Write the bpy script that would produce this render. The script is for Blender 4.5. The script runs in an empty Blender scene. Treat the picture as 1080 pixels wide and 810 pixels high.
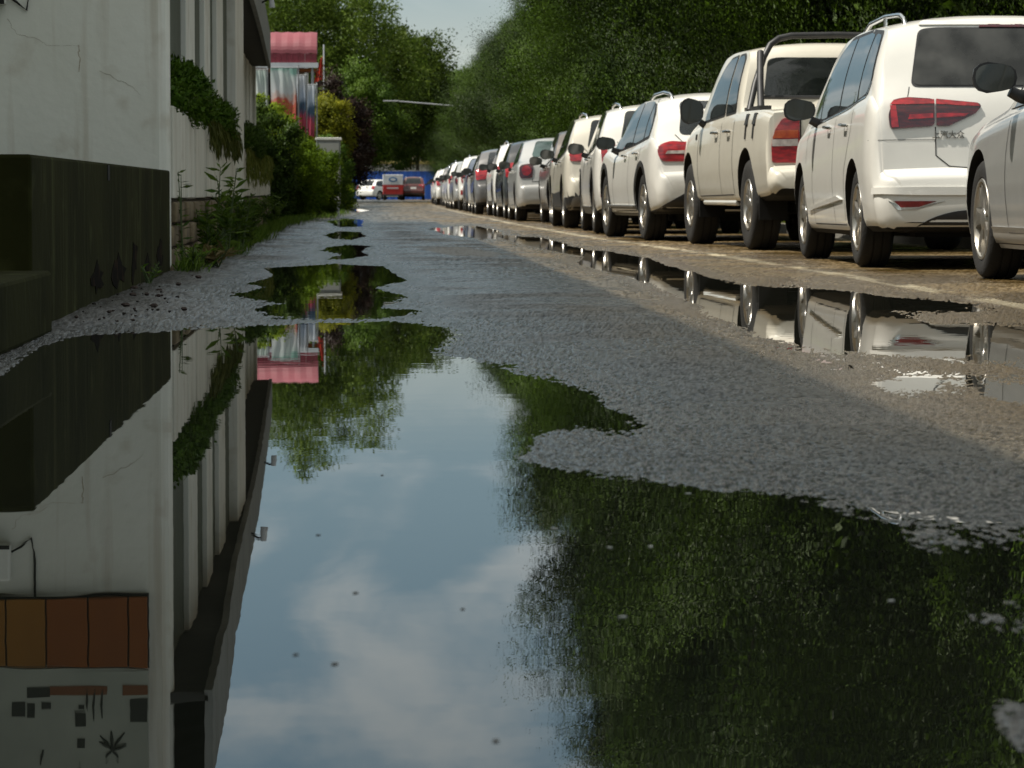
import bpy, bmesh, math, random
import numpy as np
from mathutils import Vector, Matrix
from mathutils.bvhtree import BVHTree

R = math.radians
PI = math.pi
random.seed(7)
RNG = np.random.default_rng(11)
scene = bpy.context.scene
COL = scene.collection

# ------------------------------------------------------------------ camera
HC = 0.5
FPX = 3400.0
VPX, VPY = 385.0, 204.0
pitch = math.atan((405 - VPY) / FPX)
yaw = math.atan((540 - VPX) / FPX * math.cos(pitch))
CF = Vector((math.sin(yaw) * math.cos(pitch), math.cos(yaw) * math.cos(pitch), -math.sin(pitch)))
CR = Vector((math.cos(yaw), -math.sin(yaw), 0))
CU = CR.cross(CF)
CPOS = Vector((0, 0, HC))
cam_d = bpy.data.cameras.new('camera')
cam = bpy.data.objects.new('camera', cam_d)
COL.objects.link(cam)
M3 = Matrix((CR, CU, -CF)).transposed()
cam.matrix_world = Matrix.Translation(CPOS) @ M3.to_4x4()
cam_d.sensor_width = 36
cam_d.lens = FPX / 1080 * 36
cam_d.clip_start = 0.05
cam_d.clip_end = 8000
cam_d.dof.use_dof = True
cam_d.dof.focus_distance = 12.5
cam_d.dof.aperture_fstop = 16
scene.camera = cam


def ray(px, py):
    return CF * FPX + CR * (px - 540) - CU * (py - 405)


def G(px, py, z=0.0):
    d = ray(px, py)
    t = (z - HC) / d.z
    return Vector((d.x * t, d.y * t, z))


def P(px, py, Y):
    d = ray(px, py)
    t = Y / d.y
    return Vector((d.x * t, Y, HC + d.z * t))


# ------------------------------------------------------------------ tagging
def tag(o, label, cat, group=None, kind=None):
    o['label'] = label
    o['category'] = cat
    if group: o['group'] = group
    if kind: o['kind'] = kind
    return o


def struct(o, kind='structure'):
    o['kind'] = kind
    return o


def thing(name, label, cat, loc=(0, 0, 0), rz=0, group=None):
    o = bpy.data.objects.new(name, None)
    COL.objects.link(o)
    o.location = loc
    o.rotation_euler = (0, 0, rz)
    o.empty_display_size = 0.1
    return tag(o, label, cat, group)


def link(name, me, parent=None):
    o = bpy.data.objects.new(name, me)
    COL.objects.link(o)
    if parent: o.parent = parent
    return o


# ------------------------------------------------------------------ materials
def nodes_of(m):
    m.use_nodes = True
    nt = m.node_tree
    return nt, nt.nodes['Principled BSDF'], nt.nodes['Material Output']


MATS = {}


def mat(name, col, rough=0.6, col2=None, scale=3.0, metallic=0.0, coat=0.0, spec=None, bump=0.0, bscale=40.0, stretch=(1, 1, 1),
        detail=6.0, lo=0.35, hi=0.65, rough2=None, transl=0.0, emit=None):
    if name in MATS: return MATS[name]
    m = bpy.data.materials.new(name)
    nt, b, out = nodes_of(m)
    L = nt.links.new
    b.inputs['Base Color'].default_value = (*col, 1)
    b.inputs['Roughness'].default_value = rough
    b.inputs['Metallic'].default_value = metallic
    b.inputs['Coat Weight'].default_value = coat
    b.inputs['Coat Roughness'].default_value = 0.04
    if spec is not None: b.inputs['Specular IOR Level'].default_value = spec
    tc = nt.nodes.new('ShaderNodeTexCoord')
    if col2 is not None:
        mp = nt.nodes.new('ShaderNodeMapping'); mp.inputs['Scale'].default_value = stretch
        L(tc.outputs['Object'], mp.inputs['Vector'])
        nz = nt.nodes.new('ShaderNodeTexNoise'); nz.inputs['Scale'].default_value = scale; nz.inputs['Detail'].default_value = detail
        L(mp.outputs[0], nz.inputs['Vector'])
        mr = nt.nodes.new('ShaderNodeMapRange'); mr.inputs['From Min'].default_value = lo; mr.inputs['From Max'].default_value = hi
        L(nz.outputs['Fac'], mr.inputs['Value'])
        mx = nt.nodes.new('ShaderNodeMix'); mx.data_type = 'RGBA'
        mx.inputs['A'].default_value = (*col, 1); mx.inputs['B'].default_value = (*col2, 1)
        L(mr.outputs[0], mx.inputs['Factor']); L(mx.outputs['Result'], b.inputs['Base Color'])
        if rough2 is not None:
            mr2 = nt.nodes.new('ShaderNodeMapRange'); mr2.inputs['To Min'].default_value = rough; mr2.inputs['To Max'].default_value = rough2
            L(mr.outputs[0], mr2.inputs['Value']); L(mr2.outputs[0], b.inputs['Roughness'])
    if bump > 0:
        n2 = nt.nodes.new('ShaderNodeTexNoise'); n2.inputs['Scale'].default_value = bscale; n2.inputs['Detail'].default_value = 5
        L(tc.outputs['Object'], n2.inputs['Vector'])
        bp = nt.nodes.new('ShaderNodeBump'); bp.inputs['Strength'].default_value = bump; bp.inputs['Distance'].default_value = 0.02
        L(n2.outputs['Fac'], bp.inputs['Height']); L(bp.outputs[0], b.inputs['Normal'])
    MATS[name] = m
    return m


def leaf_mat(name, col, col2, transl=0.25, rough=0.5):
    """Foliage: per-leaf tint from the mesh attribute, a little light through the leaf."""
    if name in MATS: return MATS[name]
    m = bpy.data.materials.new(name)
    nt, b, out = nodes_of(m)
    L = nt.links.new
    at = nt.nodes.new('ShaderNodeAttribute'); at.attribute_name = 'tint'
    oi = nt.nodes.new('ShaderNodeObjectInfo')
    mx = nt.nodes.new('ShaderNodeMix'); mx.data_type = 'RGBA'
    mx.inputs['A'].default_value = (*col, 1); mx.inputs['B'].default_value = (*col2, 1)
    L(at.outputs['Fac'], mx.inputs['Factor'])
    hs = nt.nodes.new('ShaderNodeHueSaturation')
    mr = nt.nodes.new('ShaderNodeMapRange'); mr.inputs['To Min'].default_value = 0.6; mr.inputs['To Max'].default_value = 1.4
    L(oi.outputs['Random'], mr.inputs['Value']); L(mr.outputs[0], hs.inputs['Value'])
    L(mx.outputs['Result'], hs.inputs['Color'])
    L(hs.outputs[0], b.inputs['Base Color'])
    b.inputs['Roughness'].default_value = rough
    b.inputs['Specular IOR Level'].default_value = 0.12
    tr = nt.nodes.new('ShaderNodeBsdfTranslucent'); L(hs.outputs[0], tr.inputs['Color'])
    ms = nt.nodes.new('ShaderNodeMixShader'); ms.inputs[0].default_value = transl
    L(b.outputs[0], ms.inputs[1]); L(tr.outputs[0], ms.inputs[2]); L(ms.outputs[0], out.inputs['Surface'])
    MATS[name] = m
    return m


# ------------------------------------------------------------------ mesh builder
class MB:
    def __init__(self):
        self.v = []; self.f = []; self.mi = []; self.cur = 0

    def add(self, vs, fs):
        n = len(self.v)
        self.v += [tuple(p) for p in vs]
        for f in fs:
            self.f.append(tuple(i + n for i in f)); self.mi.append(self.cur)
        return self

    def box(self, x0, x1, y0, y1, z0, z1, mtx=None):
        vs = [Vector((x, y, z)) for x in (x0, x1) for y in (y0, y1) for z in (z0, z1)]
        if mtx is not None: vs = [mtx @ p for p in vs]
        return self.add(vs, [(0, 1, 3, 2), (4, 6, 7, 5), (0, 4, 5, 1), (2, 3, 7, 6), (0, 2, 6, 4), (1, 5, 7, 3)])

    def tube(self, pts, rad, n=8, caps=True):
        pts = [Vector(p) for p in pts]
        rads = rad if isinstance(rad, (list, tuple)) else [rad] * len(pts)
        vs = []; fs = []
        for i, p in enumerate(pts):
            if i == 0: t = pts[1] - p
            elif i == len(pts) - 1: t = p - pts[i - 1]
            else: t = pts[i + 1] - pts[i - 1]
            t.normalize()
            a = Vector((0, 0, 1)) if abs(t.z) < 0.9 else Vector((1, 0, 0))
            u = t.cross(a).normalized(); w = t.cross(u)
            for k in range(n):
                an = 2 * PI * k / n
                vs.append(p + (u * math.cos(an) + w * math.sin(an)) * rads[i])
        for i in range(len(pts) - 1):
            for k in range(n):
                a = i * n + k; b = i * n + (k + 1) % n
                fs.append((a, b, b + n, a + n))
        if caps:
            fs.append(tuple(range(n - 1, -1, -1)))
            m = (len(pts) - 1) * n
            fs.append(tuple(range(m, m + n)))
        return self.add(vs, fs)

    def prism(self, poly, d, axis='z', lo=0):
        """Extrude a closed 2D polygon along an axis: z -> (x,y), y -> (x,z), x -> (y,z)."""
        n = len(poly)
        def pt(p, h):
            return {'z': (p[0], p[1], h), 'y': (p[0], h, p[1]), 'x': (h, p[0], p[1])}[axis]
        vs = [pt(p, lo) for p in poly] + [pt(p, lo + d) for p in poly]
        fs = [tuple(range(n - 1, -1, -1)), tuple(range(n, 2 * n))]
        for i in range(n):
            j = (i + 1) % n
            fs.append((i, j, j + n, i + n))
        return self.add(vs, fs)

    def lathe_x(self, prof, n=40, c=(0, 0, 0)):
        """profile of (x, r) revolved about the x axis."""
        vs = []; fs = []
        m = len(prof)
        for k in range(n):
            a = 2 * PI * k / n
            for (x, r) in prof:
                vs.append((c[0] + x, c[1] + r * math.cos(a), c[2] + r * math.sin(a)))
        for k in range(n):
            k2 = (k + 1) % n
            for i in range(m - 1):
                fs.append((k * m + i, k * m + i + 1, k2 * m + i + 1, k2 * m + i))
        return self.add(vs, fs)

    def mesh(self, name, mats, smooth=False, bevel=0.0, recalc=True, angle=40):
        me = bpy.data.meshes.new(name)
        me.from_pydata(self.v, [], self.f)
        if not isinstance(mats, (list, tuple)): mats = [mats]
        for m in mats: me.materials.append(m)
        me.polygons.foreach_set('material_index', self.mi)
        if recalc or bevel:
            bm = bmesh.new(); bm.from_mesh(me)
            if recalc: bmesh.ops.recalc_face_normals(bm, faces=bm.faces)
            if bevel:
                es = [e for e in bm.edges if len(e.link_faces) == 2 and e.calc_face_angle(0) > R(30)]
                bmesh.ops.bevel(bm, geom=es, offset=bevel, segments=2, affect='EDGES', profile=0.5, clamp_overlap=True)
            bm.to_mesh(me); bm.free()
        if smooth:
            me.polygons.foreach_set('use_smooth', [True] * len(me.polygons))
            if angle < 180: me.set_sharp_from_angle(angle=R(angle))
        return me

    def build(self, name, mats, parent=None, **k):
        return link(name, self.mesh(name, mats, **k), parent)


# ------------------------------------------------------------------ value noise (numpy)
def vnoise(x, y, seed=0):
    xi = np.floor(x).astype(np.int64); yi = np.floor(y).astype(np.int64)
    xf = x - xi; yf = y - yi
    u = xf * xf * (3 - 2 * xf); v = yf * yf * (3 - 2 * yf)
    def h(a, b):
        n = (a * 374761393 + b * 668265263 + seed * 1442695041) & 0x7fffffff
        n = ((n ^ (n >> 13)) * 1274126177) & 0x7fffffff
        return ((n ^ (n >> 16)) & 0xffff) / 65535.0
    return (h(xi, yi) * (1 - u) + h(xi + 1, yi) * u) * (1 - v) + (h(xi, yi + 1) * (1 - u) + h(xi + 1, yi + 1) * u) * v - 0.5


def fbm(x, y, octs=4, seed=0):
    s = 0; a = 1.0
    for o in range(octs):
        s = s + a * vnoise(x * 2 ** o, y * 2 ** o, seed + o * 17); a *= 0.5
    return s


def pchip(xs, ys):
    """monotone cubic interpolation through points; returns f(x)."""
    xs = list(map(float, xs)); ys = list(map(float, ys)); n = len(xs)
    h = [xs[i + 1] - xs[i] for i in range(n - 1)]
    d = [(ys[i + 1] - ys[i]) / h[i] for i in range(n - 1)]
    m = [0.0] * n
    m[0] = d[0]; m[-1] = d[-1]
    for i in range(1, n - 1):
        if d[i - 1] * d[i] <= 0: m[i] = 0
        else:
            w1 = 2 * h[i] + h[i - 1]; w2 = h[i] + 2 * h[i - 1]
            m[i] = (w1 + w2) / (w1 / d[i - 1] + w2 / d[i])
    def f(x):
        if x <= xs[0]: return ys[0]
        if x >= xs[-1]: return ys[-1]
        for i in range(n - 1):
            if x <= xs[i + 1]: break
        t = (x - xs[i]) / h[i]
        return ((1 + 2 * t) * (1 - t) ** 2 * ys[i] + t * (1 - t) ** 2 * h[i] * m[i] + t * t * (3 - 2 * t) * ys[i + 1]
                + t * t * (t - 1) * h[i] * m[i + 1])
    return f


# the painted edge line of the road (measured), cars stand a little to its right
LINE = pchip([-40, 8, 14, 20, 29, 36, 44, 54, 66, 90, 116, 160, 240], [2.9, 2.88, 2.88, 2.86, 2.66, 2.5, 2.42, 2.36, 2.36, 2.42, 2.55, 3.15, 4.6])
# ------------------------------------------------------------------ world, sun
SUN_EL, SUN_AZ = R(62), R(6)          # azimuth: how far the sun stands behind the camera, on its left
sd = Vector((-math.cos(SUN_AZ) * math.cos(SUN_EL), -math.sin(SUN_AZ) * math.cos(SUN_EL), math.sin(SUN_EL)))
world = bpy.data.worlds.new('World')
scene.world = world
world.use_nodes = True
nt = world.node_tree
L = nt.links.new
bg = nt.nodes['Background']
sky = nt.nodes.new('ShaderNodeTexSky')
sky.sky_type = 'NISHITA'
sky.sun_disc = False
sky.sun_elevation = SUN_EL
sky.sun_rotation = math.atan2(sd.x, sd.y)
sky.air_density = 1.2
sky.dust_density = 2.0
sky.ozone_density = 1.5
tc = nt.nodes.new('ShaderNodeTexCoord')
# clouds: noise on the direction flattened onto a high plane
sep = nt.nodes.new('ShaderNodeSeparateXYZ'); L(tc.outputs['Generated'], sep.inputs[0])
zz = nt.nodes.new('ShaderNodeMath'); zz.operation = 'MAXIMUM'; zz.inputs[1].default_value = 0.0; L(sep.outputs['Z'], zz.inputs[0])
za = nt.nodes.new('ShaderNodeMath'); za.operation = 'ADD'; za.inputs[1].default_value = 0.10; L(zz.outputs[0], za.inputs[0])
dx = nt.nodes.new('ShaderNodeMath'); dx.operation = 'DIVIDE'; L(sep.outputs['X'], dx.inputs[0]); L(za.outputs[0], dx.inputs[1])
dy = nt.nodes.new('ShaderNodeMath'); dy.operation = 'DIVIDE'; L(sep.outputs['Y'], dy.inputs[0]); L(za.outputs[0], dy.inputs[1])
cmb = nt.nodes.new('ShaderNodeCombineXYZ'); L(dx.outputs[0], cmb.inputs[0]); L(dy.outputs[0], cmb.inputs[1])
off = nt.nodes.new('ShaderNodeMapping'); off.inputs['Location'].default_value = (3.7, 1.3, 0.4); off.inputs['Scale'].default_value = (1.0, 0.55, 1)
L(cmb.outputs[0], off.inputs['Vector'])
cn = nt.nodes.new('ShaderNodeTexNoise'); cn.inputs['Scale'].default_value = 2.1; cn.inputs['Detail'].default_value = 6; cn.inputs['Roughness'].default_value = 0.52
cn.inputs['Distortion'].default_value = 0.5
L(off.outputs[0], cn.inputs['Vector'])
cr = nt.nodes.new('ShaderNodeMapRange'); cr.inputs['From Min'].default_value = 0.42; cr.inputs['From Max'].default_value = 0.65; cr.interpolation_type = 'SMOOTHSTEP'
L(cn.outputs['Fac'], cr.inputs['Value'])
hi_ = nt.nodes.new('ShaderNodeMapRange'); hi_.inputs['From Min'].default_value = 0.20; hi_.inputs['From Max'].default_value = 0.5; hi_.inputs['To Max'].default_value = 0.75  # overhead cloud cover, out of view, added to whiten the light
L(zz.outputs[0], hi_.inputs['Value'])
ov = nt.nodes.new('ShaderNodeMath'); ov.operation = 'MAXIMUM'; L(cr.outputs[0], ov.inputs[0]); L(hi_.outputs[0], ov.inputs[1])
cc = nt.nodes.new('ShaderNodeMix'); cc.data_type = 'RGBA'; cc.inputs['A'].default_value = (4.5, 5.0, 5.1, 1); cc.inputs['B'].default_value = (7.6, 7.5, 7.0, 1)
L(hi_.outputs[0], cc.inputs['Factor'])
cm = nt.nodes.new('ShaderNodeMix'); cm.data_type = 'RGBA'; L(cc.outputs['Result'], cm.inputs['B'])
L(ov.outputs[0], cm.inputs['Factor'])
hz = nt.nodes.new('ShaderNodeMapRange'); hz.interpolation_type = 'SMOOTHSTEP'; hz.inputs['From Min'].default_value = 0.03; hz.inputs['From Max'].default_value = 0.088
hz.inputs['To Min'].default_value = 0.9; hz.inputs['To Max'].default_value = 0.0; L(zz.outputs[0], hz.inputs['Value'])
hm = nt.nodes.new('ShaderNodeMix'); hm.data_type = 'RGBA'; hm.inputs['B'].default_value = (4.3, 4.7, 4.3, 1)
L(hz.outputs[0], hm.inputs['Factor'])
# the hazy blue-grey of the air behind the clouds
tn = nt.nodes.new('ShaderNodeMix'); tn.data_type = 'RGBA'; tn.inputs['Factor'].default_value = 0.75
tn.inputs['B'].default_value = (1.85, 2.95, 3.65, 1)
L(sky.outputs[0], tn.inputs['A']); L(tn.outputs['Result'], cm.inputs['A'])
L(cm.outputs['Result'], hm.inputs['A']); L(hm.outputs['Result'], bg.inputs['Color'])
bg.inputs['Strength'].default_value = 0.10

sun_d = bpy.data.lights.new('sun', 'SUN')
sun_d.energy = 4.8
sun_d.angle = R(0.53)
sun_d.color = (1.0, 0.94, 0.84)
sun = bpy.data.objects.new('sun', sun_d)
COL.objects.link(sun)
sun.rotation_euler = (-sd).to_track_quat('-Z', 'Y').to_euler()

vs = scene.view_settings
vs.view_transform = 'Standard'
vs.look = 'None'
vs.exposure = 0.35
vs.gamma = 1.0
vs.use_curve_mapping = False

# ------------------------------------------------------------------ the ground far and wide
GRAVEL = mat('dirt', (0.10, 0.085, 0.06), 0.9, (0.06, 0.05, 0.035), 0.8, bump=0.4, bscale=6)
m = MB(); m.box(-3000, 3000, -600, 6000, -0.6, -0.10)
struct(m.build('ground', GRAVEL))

# ------------------------------------------------------------------ puddles traced on the ground
PUD_PX = [
    # the long near pool
    [(-160, 470), (0, 396), (45, 364), (90, 354), (180, 351), (270, 346), (325, 340.5), (400, 340), (435, 342), (482, 351), (470, 359), (446, 367), (468, 374),
     (492, 381), (537, 390), (574, 398), (604, 407), (629, 417), (636, 428), (668, 443), (652, 449), (600, 452), (556, 459), (553, 472), (540, 486), (607, 497),
     (672, 505), (769, 517), (872, 537), (937, 553), (966, 570), (1080, 569), (1240, 566), (1500, 600), (1500, 640), (1180, 634), (1080, 632), (1020, 646),
     (1060, 662), (1120, 670), (1300, 690), (1180, 720), (1060, 745), (1040, 770), (1060, 800), (1120, 840), (1300, 1000), (-500, 1000), (-420, 700)],
    # middle pool
    [(279, 283), (312, 281), (350, 279), (405, 281), (415, 289), (428, 296), (400, 303), (421, 313), (402, 325), (431, 330), (412, 336), (370, 337.5), (325, 336),
     (290, 331), (263, 325), (305, 320), (280, 316), (245, 311), (282, 303), (262, 299), (284, 291)],
    # slivers up the road
    [(338, 264), (352, 259.5), (375, 258), (392, 260), (384, 265), (391, 269), (372, 273), (346, 273.5), (362, 268.5)],
    [(342, 248), (358, 244), (382, 245), (386, 249), (372, 253), (350, 252)],
    [(346, 233.5), (362, 230.5), (385, 232), (380, 236), (384, 239), (356, 239.5)],
    [(366, 221.5), (380, 220.5), (390, 222), (377, 223.5)],
    # along the parked cars
    [(524, 248), (572, 251), (615, 263), (635, 264.5), (680, 272), (712, 282), (741, 290), (760, 297), (800, 302), (858, 304), (917, 310), (1036, 322), (1010, 327),
     (952, 328), (962, 335), (986, 341), (1040, 344), (1090, 345), (1160, 352), (1170, 380), (1080, 381), (1027, 380), (926, 375), (861, 368), (804, 357),
     (782, 345), (760, 333), (740, 321), (705, 309), (683, 297), (650, 290), (612, 279), (616, 271), (572, 263), (526, 251)],
    [(452, 241), (500, 238), (524, 243), (530, 249), (508, 252), (470, 247)],
    [(1020, 406), (1090, 400), (1180, 404), (1180, 424), (1090, 428), (1042, 420)],
    [(905, 398), (948, 393), (990, 399), (975, 408), (930, 410)],
]
PUD = [[(g.x, g.y) for g in (G(*p) for p in poly)] for poly in PUD_PX]


def line_px_to(x):
    return x


# rows follow the view so the shore has detail where it is near, columns fan out from behind the camera
rows_py = np.concatenate([np.linspace(1130, 820, 60, endpoint=False), np.arange(820, 330, -1.0), np.arange(330, 240, -0.7), np.arange(240, 214, -0.45), np.arange(214, 205.2, -0.25)])
Yr = np.array([G(385, p).y for p in rows_py])
Yr = np.concatenate([[-30, -6, 0.0, 0.8], Yr, [1200, 2600, 5500]])
apex = 1.0
tcol = np.concatenate([np.linspace(-1.2, -0.30, 24, endpoint=False), np.linspace(-0.30, -0.14, 70, endpoint=False), np.linspace(-0.14, 0.235, 760, endpoint=False), np.linspace(0.235, 0.50, 200, endpoint=False), np.linspace(0.50, 1.5, 40)])
YY, TT = np.meshgrid(Yr, tcol, indexing='ij')
XX = TT * (np.maximum(YY, -0.4) + apex)
XX[YY < 0] = (TT * 8)[YY < 0]
nR, nC = YY.shape


def sdf_poly(px, py, poly, ky):
    """signed distance (negative inside) with y squeezed by ky."""
    d = np.full(px.shape, 1e9); inside = np.zeros(px.shape, bool)
    n = len(poly)
    for i in range(n):
        ax, ay = poly[i]; bx, by = poly[(i + 1) % n]
        ex, ey = bx - ax, (by - ay)
        wx, wy = px - ax, (py - ay)
        exs, eys = ex, ey * ky
        wxs, wys = wx, wy * ky
        t = np.clip((wxs * exs + wys * eys) / (exs * exs + eys * eys + 1e-12), 0, 1)
        dd = np.hypot(wxs - exs * t, wys - eys * t)
        d = np.minimum(d, dd)
        c = ((ay > py) != (by > py)) & (px < (bx - ax) * (py - ay) / (by - ay + 1e-12) + ax)
        inside ^= c
    return np.where(inside, -d, d)


fx, fy = XX.ravel(), YY.ravel()
# a wavering shore
wx = fx + 0.05 * fbm(fx * 2.2, fy * 0.45, 4, 3) + 0.012 * fbm(fx * 22, fy * 4, 3, 4)
wy = fy + 0.25 * fbm(fx * 1.6 + 9, fy * 0.5, 4, 5) + 0.10 * fbm(fx * 9, fy * 2.2, 3, 8)
sd_all = np.full(fx.shape, 1e9)
for i, poly in enumerate(PUD):
    ys = [p[1] for p in poly]
    ymid = 0.5 * (min(ys) + max(ys))
    ky = 0.12 if i in (0, 1) else 0.06
    sd_all = np.minimum(sd_all, sdf_poly(wx, wy, poly, ky))
dry = 0.021 * (1 - np.exp(-np.maximum(sd_all, 0) * 0.058 / 0.021))
wet = -0.04 * (1 - np.exp(-np.maximum(-sd_all, 0) * 0.16 / 0.04))
Z = np.where(sd_all > 0, dry, wet)
# unevenness of the surface; stronger close to the shore so it breaks into streaks
chips = np.clip(0.80 * vnoise(fx * 190, fy * 75, 33) + 0.40 * vnoise(fx * 75, fy * 45, 34), -0.5, 0.5)
rough_n = 0.0040 * fbm(fx * 5, fy * 1.6, 4, 21) + 0.0022 * vnoise(fx * 95, fy * 30, 31) + 0.0055 * chips + 0.0016 * vnoise(fx * 24, fy * 9, 35)
coarse = np.clip(0.35 + 1.3 * (fbm(fx * 1.1, fy * 0.35, 3, 50) + 0.3), 0.25, 1.2)
Z = Z + rough_n * coarse * np.where(sd_all > -0.05, 1, 0.25)
# a raised joint across the lane and a paler spot
joint = np.exp(-((fy - 19.5 - 0.5 * fbm(fx * 2.5, fy * 0, 3, 70)) / 0.10) ** 2) * np.clip((fx - 0.2) / 0.1, 0, 1) * np.clip((1.75 - fx) / 0.2, 0, 1)
Z = Z + 0.006 * joint
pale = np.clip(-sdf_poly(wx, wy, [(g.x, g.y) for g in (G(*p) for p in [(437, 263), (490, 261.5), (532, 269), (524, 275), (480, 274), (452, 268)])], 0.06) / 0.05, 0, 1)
Z = Z + 0.004 * np.clip(sd_all / 0.5, 0, 1) * fbm(fx * 0.7, fy * 0.35, 3, 44)
# shoulder of grit along the left wall, slightly raised
sh = np.clip((-0.86 - fx) / 0.25, 0, 1) * np.clip((fy - 11) / 3, 0, 1)
Z = Z + sh * (0.007 + 0.012 * fbm(fx * 6, fy * 3, 4, 61))
far = np.clip((fy - 150) / 200, 0, 1)
Z = Z * (1 - far) + 0.02 * far
me = bpy.data.meshes.new('road')
idx = np.arange(nR * nC).reshape(nR, nC)
quads = np.stack([idx[:-1, :-1], idx[:-1, 1:], idx[1:, 1:], idx[1:, :-1]], -1).reshape(-1, 4)
me.vertices.add(nR * nC)
me.vertices.foreach_set('co', np.stack([fx, fy, Z], -1).astype(np.float32).ravel())
nq = len(quads)
me.loops.add(nq * 4); me.loops.foreach_set('vertex_index', quads.astype(np.int32).ravel())
me.polygons.add(nq); me.polygons.foreach_set('loop_start', np.arange(0, nq * 4, 4, dtype=np.int32))
me.polygons.foreach_set('use_smooth', np.ones(nq, bool))
# paint of the edge line (a mark on the surface), and the dusty parking strip with sun warmth painted over the sunlit lane
lx = np.array([LINE(y) for y in Yr])[:, None].repeat(nC, 1).ravel()
dl = np.abs(fx - lx)
paint = np.clip((0.062 - dl + 0.02 * fbm(fx * 18, fy * 5, 3, 77)) / 0.012, 0, 1)
wearn = fbm(fx * 9, fy * 1.3, 4, 78) + 0.35 * fbm(fx * 0.3, fy * 0.16, 2, 79)
paint *= np.clip((wearn + 0.36) / 0.30, 0, 1) * np.clip((150 - fy) / 60, 0, 1)
dust_and_sun = np.clip((fx - lx + 2.15 + 0.5 * fbm(fx * 2, fy * 0.6, 4, 80)) / 1.1, 0, 1)
for nm, arr in (('paint', paint), ('dust_and_sun', dust_and_sun), ('left', sh), ('pale', np.clip(pale + 0.0 * joint, 0, 1)), ('joint', joint), ('chip', np.clip(chips + 0.5, 0, 1))):
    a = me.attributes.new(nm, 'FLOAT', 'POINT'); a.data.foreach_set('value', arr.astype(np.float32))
me.update(calc_edges=True)

rm = bpy.data.materials.new('wet_asphalt')
nt, b, out = nodes_of(rm)
L = nt.links.new
N = nt.nodes.new
def math_n(op, a, bv=None, clamp=False):
    n = N('ShaderNodeMath'); n.operation = op; n.use_clamp = clamp
    for i, v in enumerate((a, bv)):
        if v is None: continue
        if isinstance(v, (int, float)): n.inputs[i].default_value = v
        else: L(v, n.inputs[i])
    return n.outputs[0]
def mixc(fac, A, B):
    n = N('ShaderNodeMix'); n.data_type = 'RGBA'
    for k, v in (('Factor', fac), ('A', A), ('B', B)):
        if isinstance(v, tuple): n.inputs[k].default_value = (*v, 1)
        elif isinstance(v, (int, float)): n.inputs[k].default_value = v
        else: L(v, n.inputs[k])
    return n.outputs['Result']
def noise(scale, detail=5, vec=None, rough=0.5):
    n = N('ShaderNodeTexNoise'); n.inputs['Scale'].default_value = scale; n.inputs['Detail'].default_value = detail; n.inputs['Roughness'].default_value = rough
    L(vec, n.inputs['Vector']); return n.outputs['Fac']
def rng(v, a, b_, c=0.0, d=1.0):
    n = N('ShaderNodeMapRange'); n.inputs['From Min'].default_value = a; n.inputs['From Max'].default_value = b_
    n.inputs['To Min'].default_value = c; n.inputs['To Max'].default_value = d; L(v, n.inputs['Value']); return n.outputs[0]
def attr(nm):
    n = N('ShaderNodeAttribute'); n.attribute_name = nm; return n.outputs['Fac']
geo = N('ShaderNodeNewGeometry')
pos = geo.outputs['Position']
sp = N('ShaderNodeSeparateXYZ'); L(pos, sp.inputs[0])
vor = N('ShaderNodeTexVoronoi'); vor.inputs['Scale'].default_value = 130; L(pos, vor.inputs['Vector'])
stone_c = N('ShaderNodeSeparateColor'); L(vor.outputs['Color'], stone_c.inputs[0])
stone = stone_c.outputs[0]
big = noise(0.8, 6, pos, 0.6); mid = noise(3.2, 5, pos, 0.6); fine = noise(60, 3, pos)
chip = attr('chip')
basec = mixc(rng(math_n('ADD', math_n('MULTIPLY', stone, 0.4), math_n('MULTIPLY', chip, 0.6)), 0.30, 0.72), (0.010, 0.010, 0.009), (0.150, 0.144, 0.125))
basec = mixc(rng(mid, 0.45, 0.75, 0.0, 0.6), basec, (0.075, 0.066, 0.048))
dust_sun_col = mixc(rng(math_n('ADD', math_n('MULTIPLY', stone, 0.4), math_n('MULTIPLY', chip, 0.6)), 0.25, 0.78), (0.042, 0.025, 0.006), (0.225, 0.148, 0.047))  # dusty brown with golden sunlight painted into the colour
basec = mixc(math_n('MULTIPLY', attr('dust_and_sun'), rng(mid, 0.25, 0.6, 0.75, 1.0)), basec, dust_sun_col)
gritc = mixc(rng(stone, 0.1, 0.9), (0.012, 0.012, 0.009), (0.075, 0.07, 0.056))
basec = mixc(attr('left'), basec, gritc)
basec = mixc(math_n('MULTIPLY', attr('paint'), rng(fine, 0.3, 0.55, 0.5, 1.0)), basec, (0.46, 0.40, 0.26))
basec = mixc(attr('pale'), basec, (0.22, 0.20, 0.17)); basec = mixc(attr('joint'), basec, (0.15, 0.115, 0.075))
# wetness from height above the water and large damp patches
wetz = rng(sp.outputs['Z'], 0.017, 0.004)
damp = rng(big, 0.40, 0.56)
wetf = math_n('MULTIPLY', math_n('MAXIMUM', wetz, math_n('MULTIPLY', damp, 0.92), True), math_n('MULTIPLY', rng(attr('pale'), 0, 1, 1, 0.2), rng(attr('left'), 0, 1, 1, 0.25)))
dk = N('ShaderNodeMix'); dk.data_type = 'RGBA'; dk.blend_type = 'MULTIPLY'; L(math_n('MULTIPLY', wetf, 0.8), dk.inputs['Factor']); L(basec, dk.inputs['A']); dk.inputs['B'].default_value = (0.34, 0.32, 0.30, 1)
L(dk.outputs['Result'], b.inputs['Base Color'])
ro = math_n('SUBTRACT', 0.60, math_n('MULTIPLY', wetf, 0.42))
L(ro, b.inputs['Roughness'])
L(math_n('MULTIPLY', rng(attr('left'), 0, 1, 1.0, 0.25), rng(chip, 0.30, 0.66, 0.16, 0.85)), b.inputs['Specular IOR Level'])
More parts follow.
